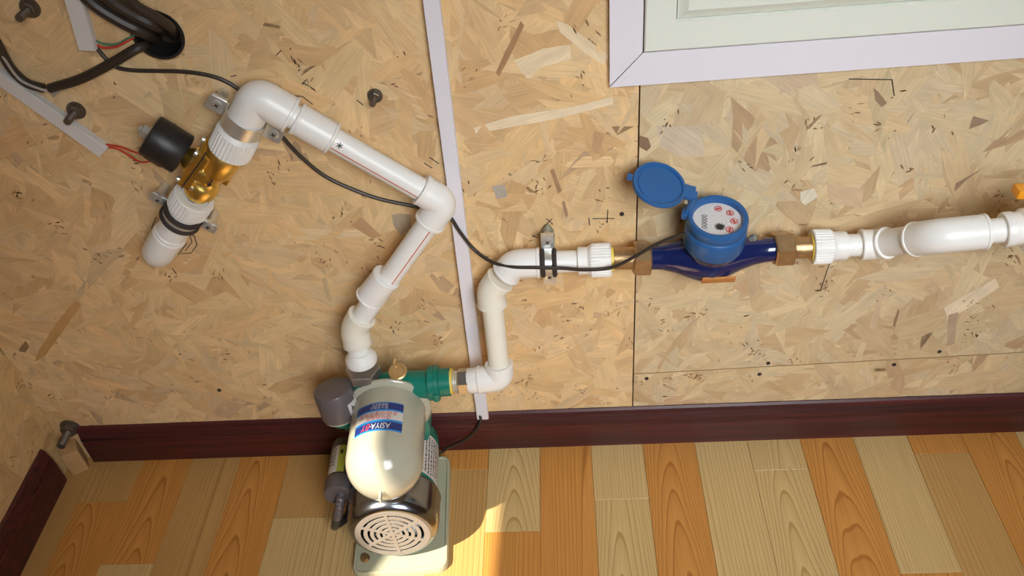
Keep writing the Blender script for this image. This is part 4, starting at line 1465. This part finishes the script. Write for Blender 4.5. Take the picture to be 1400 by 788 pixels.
# name plate on the right flank of the motor
def cyl_patch(mb, r, a0, a1, y0, y1, c, n=14, th=0.0005, shear=0.0):
    """patch on a cylinder round the y axis; angles from +z towards +x"""
    vs, fs = [], []
    for i in range(n + 1):
        a = a0 + (a1 - a0) * i / n
        for rr, y in ((r, y0), (r, y1), (r + th, y1), (r + th, y0)):
            vs.append((c[0] + rr * math.sin(a), y, c[1] + rr * math.cos(a)))
    for i in range(n):
        for j in range(4):
            j2 = (j + 1) % 4
            fs.append([i * 4 + j, i * 4 + j2, (i + 1) * 4 + j2, (i + 1) * 4 + j])
    fs += [[0, 1, 2, 3], [n * 4 + k for k in (3, 2, 1, 0)]]
    mb.add(vs, fs)


mb = MB()
cyl_patch(mb, 0.0666, 0.72, 1.55, -0.012, 0.070, (0, MZ))
npl = mb.build('name_plate', M['label_white'], pump)
mb = MB()
for i in range(7):
    a = 0.80 + i * 0.10
    y = 0.064
    while y > -0.006:
        ln_ = rng.uniform(0.002, 0.007)
        cyl_patch(mb, 0.0672, a, a + 0.035, y - ln_, y, (0, MZ), 2, 0.0002)
        y -= ln_ + rng.uniform(0.0012, 0.003)
mb.build('printed_lines', M['ink'], npl)

# pressure tank above the motor
TZc = 0.2135
TX = 0.006
TR = 0.0575
tp = [(0.000, 0.036), (0.002, 0.058), (0.004, 0.0625), (0.0065, 0.0655), (0.0100, 0.0655), (0.0122, 0.0632), (0.0145, TR), (0.113, TR)]
for k in range(1, 15):
    a = PI / 2 * k / 14
    tp.append((0.113 + 0.0575 * math.sin(a), max(TR * math.cos(a), 0.0008)))
TY0 = 0.064
tank = MB().rev((TX, TY0, TZc), (0, -1, 0), tp, 72).build('pressure_tank', M['tank'], pump, ang=40)
ny = TY0 - 0.169
MB().rev((TX, ny + 0.003, TZc), (0, -1, 0), [(0, 0.0065), (0.0035, 0.0065), (0.0035, 0.0050), (0.006, 0.0050)], 18).box((TX - 0.001, ny - 0.008, TZc), (0.0035, 0.014, 0.012), None, 0.001).build('valve_cap', M['tank'], tank)
# wrapped brand label: bands, then lettering that reads the right way from behind the pump
TCc = (TX, TZc)
PHC = -0.06
PHH = 0.66


def band(y0, y1, m, th, name='label_band', a0=None, a1=None):
    mb = MB()
    cyl_patch(mb, TR, PHC - PHH if a0 is None else a0, PHC + PHH if a1 is None else a1, y1, y0, TCc, 26, th)
    return mb.build(name, m, tank, ang=60)


LY0, LY1 = 0.0170, -0.0380      # wall-side and room-side ends of the label
def ly(f):
    return LY0 + (LY1 - LY0) * f


band(ly(0), ly(1), M['label_blue'], 0.0003)
band(ly(0.03), ly(0.26), M['label_navy'], 0.0005)
band(ly(0.32), ly(0.62), M['label_white'], 0.0005)
band(ly(0.70), ly(0.95), M['label_navy'], 0.0005)


def tank_text(body, size, y, ph, m, sx=1.0, italic=0.0):
    vs, fs = text_mesh(body, size)
    out = []
    for v in vs:
        a = ph - (v.x * sx + v.y * italic) / TR
        out.append((TX + (TR + 0.0008) * math.sin(a), y - v.y, TZc + (TR + 0.0008) * math.cos(a)))
    mb = MB()
    mb.add(out, fs)
    return mb.build('lettering', m, tank)


tank_text('ASIYA', 0.0150, ly(0.825), PHC + 0.10, M['label_white'], 0.72, 0.1)
tank_text('·', 0.0160, ly(0.825), PHC - 0.165, M['label_white'], 0.9)
tank_text('BY', 0.0170, ly(0.825), PHC - 0.30, M['redink'], 0.72, 0.2)
tank_text('自动自吸泵', 0.0082, ly(0.54), PHC + 0.02, M['redink'], 0.95, 0.1)
tank_text('全自动增压水泵', 0.0090, ly(0.40), PHC + 0.0, M['redink'], 0.95, 0.1)
tank_text('亚士亚泵业', 0.0058, ly(0.19), PHC + 0.02, M['label_white'], 0.95)
tank_text('自吸增压泵', 0.0052, ly(0.09), PHC + 0.04, M['label_white'], 0.95)

# pump head (green casting) behind the tank, with inlet on the left and outlet on the right
pin = PL((-0.3226, -0.0750, 0.2889))
pout = PL((-0.2087, -0.0750, 0.2461))
pend = PL((-0.1899, -0.0750, 0.2484))
mb = MB()
mb.rev((TX * 0.5, 0.094, 0.16), (0, 1, 0), [(-0.045, 0.045), (-0.040, 0.060), (-0.006, 0.062), (0, 0.058)], 40)
mb.rev((TX * 0.5, 0.10, MZ), (0, -1, 0), [(0, 0.055), (0.004, 0.062), (0.022, 0.064), (0.024, 0.05)], 40)
mb.box((0.0, 0.078, 0.13), (0.10, 0.035, 0.10), None, 0.012)
# head gallery joining the ports
hz = pout.z
mb.tube(fillet([(pin.x + 0.002, pin.y, hz - 0.012), (TX, 0.074, hz), (pend.x - 0.028, pend.y, hz)], 0.02), 0.0225, 28)
mb.tube([(TX, 0.070, hz), (TX, 0.070, 0.19)], 0.034, 28)
mb.tube([(TX, 0.072, hz - 0.004), (TX, 0.072, hz + 0.012)], 0.020, 28)
mb.rev((pin.x, pin.y, pin.z - 0.072), (0, 0, 1), [(0, 0.020), (0.010, 0.0235), (0.054, 0.0235), (0.055, 0.020)], 32)
mb.build('pump_head', M['green'], pump, ang=40)
mb = MB()
oc = V(pend.x, pend.y, pend.z)
mb.rev(oc + V(-0.034, 0, 0), (1, 0, 0), [(0, 0.020), (0.0, 0.0275), (0.009, 0.0275), (0.009, 0.0265), (0.010, 0.0265), (0.010, 0.0275), (0.016, 0.0275), (0.017, 0.0225), (0.034, 0.0225), (0.034, 0.012)], 36)
mb.box(oc + V(-0.022, -0.026, -0.004), (0.010, 0.010, 0.016), None, 0.003)
mb.build('outlet_port', M['green'], pump, ang=30)
e0 = PL((-0.1899, -0.0750, 0.2484))
e1 = PL((-0.1611, -0.0750, 0.2485))
ed = (e1 - e0).normalized()
MB().rev(e0, ed, [(0, 0.008), (0, 0.0210), (0.0035, 0.0205), (0.004, 0.012)], 30).build('seal_ring', M['yellow'], pump)
MB().rev(e0, ed, [(0.003, 0.012), (0.0035, 0.0165), (0.006, 0.0172), (0.0075, 0.0165), (0.009, 0.0172), (0.0105, 0.0165), (0.013, 0.0172), (0.016, 0.0172), (0.017, 0.012)], 30).build('outlet_tail', M['steel'], pump)
MB().rev(e0, ed, [(0.012, 0.014), (0.012, 0.0195), (0.0135, 0.0210), ((e1 - e0).length - 0.001, 0.0210), ((e1 - e0).length, 0.0195), ((e1 - e0).length, 0.014)], 6).build('outlet_nut', M['dark_steel'], pump, ang=20)
MB().rev(pin + V(0, 0, -0.020), (0, 0, 1), [(0, 0.02), (0, 0.0262), (0.002, 0.0280), (0.016, 0.0280), (0.018, 0.0262), (0.018, 0.02)], 6, ref=(0.6, 1, 0)).build('inlet_nut', M['dark_steel'], pump, ang=20)
# brass bleed plug with a small lever on the head
bp_ = PL((-0.2671, -0.0800, 0.2894))
MB().rev(bp_ + V(0, 0.004, -0.026), (0.0, -0.30, 1), [(0, 0.008), (0.018, 0.008), (0.018, 0.0140), (0.0215, 0.0146), (0.0225, 0.0130), (0.0218, 0.0090), (0.0205, 0.0085)], 30).box(bp_ + V(-0.004, 0.010, 0.006), (0.0045, 0.004, 0.012), Matrix.Rotation(0.3, 3, 'Y'), 0.001).build('bleed_plug', M['plug'], pump)

# pressure switch: grey cylinder on a green bracket, left of the tank
sw = PL((-0.3692, -0.1000, 0.2705))
swx = V(0.10, -0.16, -1).normalized()
mb = MB().rev(sw, swx, [(0, 0.001), (0, 0.0262), (0.0012, 0.0288), (0.0035, 0.0300), (0.046, 0.0308), (0.050, 0.0303), (0.051, 0.020)], 44)
swt = mb.build('pressure_switch', M['grey'], pump, ang=30)
MB().rev(sw, swx, [(0.050, 0.026), (0.0515, 0.0285), (0.054, 0.0285), (0.055, 0.018)], 36).build('switch_rim', M['base'], swt)
mb = MB().rev(sw + swx * 0.055, swx, [(0, 0.017), (0.004, 0.0195), (0.012, 0.018), (0.018, 0.010)], 30)
mb.tube(fillet([sw + swx * 0.062, sw + swx * 0.078 + V(0.012, 0, 0), V(-0.030, 0.075, 0.175)], 0.02), 0.0125, 20)
mb.build('switch_bracket', M['green'], pump)
sd = V(0.86, -0.5, 0).normalized()
sy_ = swx
e = sw + swx * 0.026 + sd * 0.0302
MB().box(e, (0.016, 0.0012, 0.020), Matrix((swx.cross(sd), sd, swx)).transposed(), 0.0004).build('switch_label', M['label_white'], swt)
MB().tube([sw + V(0.030, -0.004, -0.010), sw + V(0.040, -0.022, -0.048)], [0.0011, 0.0016], 8).build('cable_tie', M['tie'], pump)

# capacitor / terminal box on the left flank with its cable gland
CX, CZ = -0.091, 0.098
mb = MB()
mb.rev((CX, 0.085, CZ), (0, -1, 0), [(0, 0.001), (0, 0.0195), (0.004, 0.0215), (0.078, 0.0215), (0.079, 0.0225)], 36)
mb.box((CX + 0.022, 0.035, CZ - 0.006), (0.030, 0.075, 0.024), None, 0.003)
cap = mb.build('terminal_box', M['dgrey'], pump, ang=40)
MB().rev((CX, 0.008, CZ), (0, -1, 0), [(0, 0.018), (0, 0.0228), (0.002, 0.0240), (0.024, 0.0240), (0.027, 0.0232), (0.028, 0.0205), (0.026, 0.0195), (0.026, 0.001)], 36).build('end_cap', M['grey'], cap)
mb = MB()
cyl_patch(mb, 0.0216, -1.05, 0.10, 0.012, 0.066, (CX, CZ), 14, 0.0004)
clab = mb.build('rating_label', M['label_white'], cap)
mb = MB()
cyl_patch(mb, 0.0218, -0.12, 0.42, 0.012, 0.066, (CX, CZ), 8, 0.0005)
mb.build('rating_label_strip', M['label_yellow'], cap)
mb = MB()
for i in range(5):
    a = -0.98 + i * 0.14
    y = 0.066
    while y > 0.026:
        ln_ = rng.uniform(0.002, 0.005)
        cyl_patch(mb, 0.0221, a, a + 0.06, y - ln_, y, (CX, CZ), 2, 0.0002)
        y -= ln_ + rng.uniform(0.0012, 0.0025)
cyl_patch(mb, 0.0225, 0.02, 0.20, 0.048, 0.056, (CX, CZ), 2, 0.0002)
mb.build('printed_lines', M['ink'], cap)
gl = [(CX + 0.004, -0.012, CZ - 0.001), (CX + 0.003, -0.028, CZ - 0.004), (CX + 0.000, -0.038, CZ - 0.014), (CX - 0.006, -0.042, CZ - 0.030)]
pts = smooth_path(gl, 10)
MB().tube(pts, [0.0078 if (i // 2) % 2 == 0 else 0.0066 for i in range(len(pts))], 16).build('cable_gland', M['grey'], cap, ang=60)
pc = [(CX - 0.006, -0.041, CZ - 0.028), (CX - 0.012, -0.042, CZ - 0.046), (CX - 0.016, -0.032, CZ - 0.064), (CX - 0.004, 0.000, CZ - 0.084), (CX + 0.000, 0.04, CZ - 0.090), (CX + 0.03, 0.095, CZ - 0.092)]
MB().tube(smooth_path(pc), 0.0068, 14).build('motor_cable', M['dgrey'], cap)

# thin mains lead from the foot of the tall trunking down behind the pump
cable('power_lead', 'thin dark lead dropping from the tall trunking foot behind the pump', [(-0.1638, -0.0100, 0.0947), (-0.1618, -0.0180, 0.0846), (-0.1762, -0.0200, 0.0562), (-0.1991, -0.0220, 0.0357), (-0.2274, -0.0220, 0.0187), V(-0.235, -0.040, 0.03), V(-0.26, -0.05, 0.035)], 0.0024, M['cable'])

# drop the helper property
for o in bpy.data.objects:
    if '_o' in o:
        del o['_o']
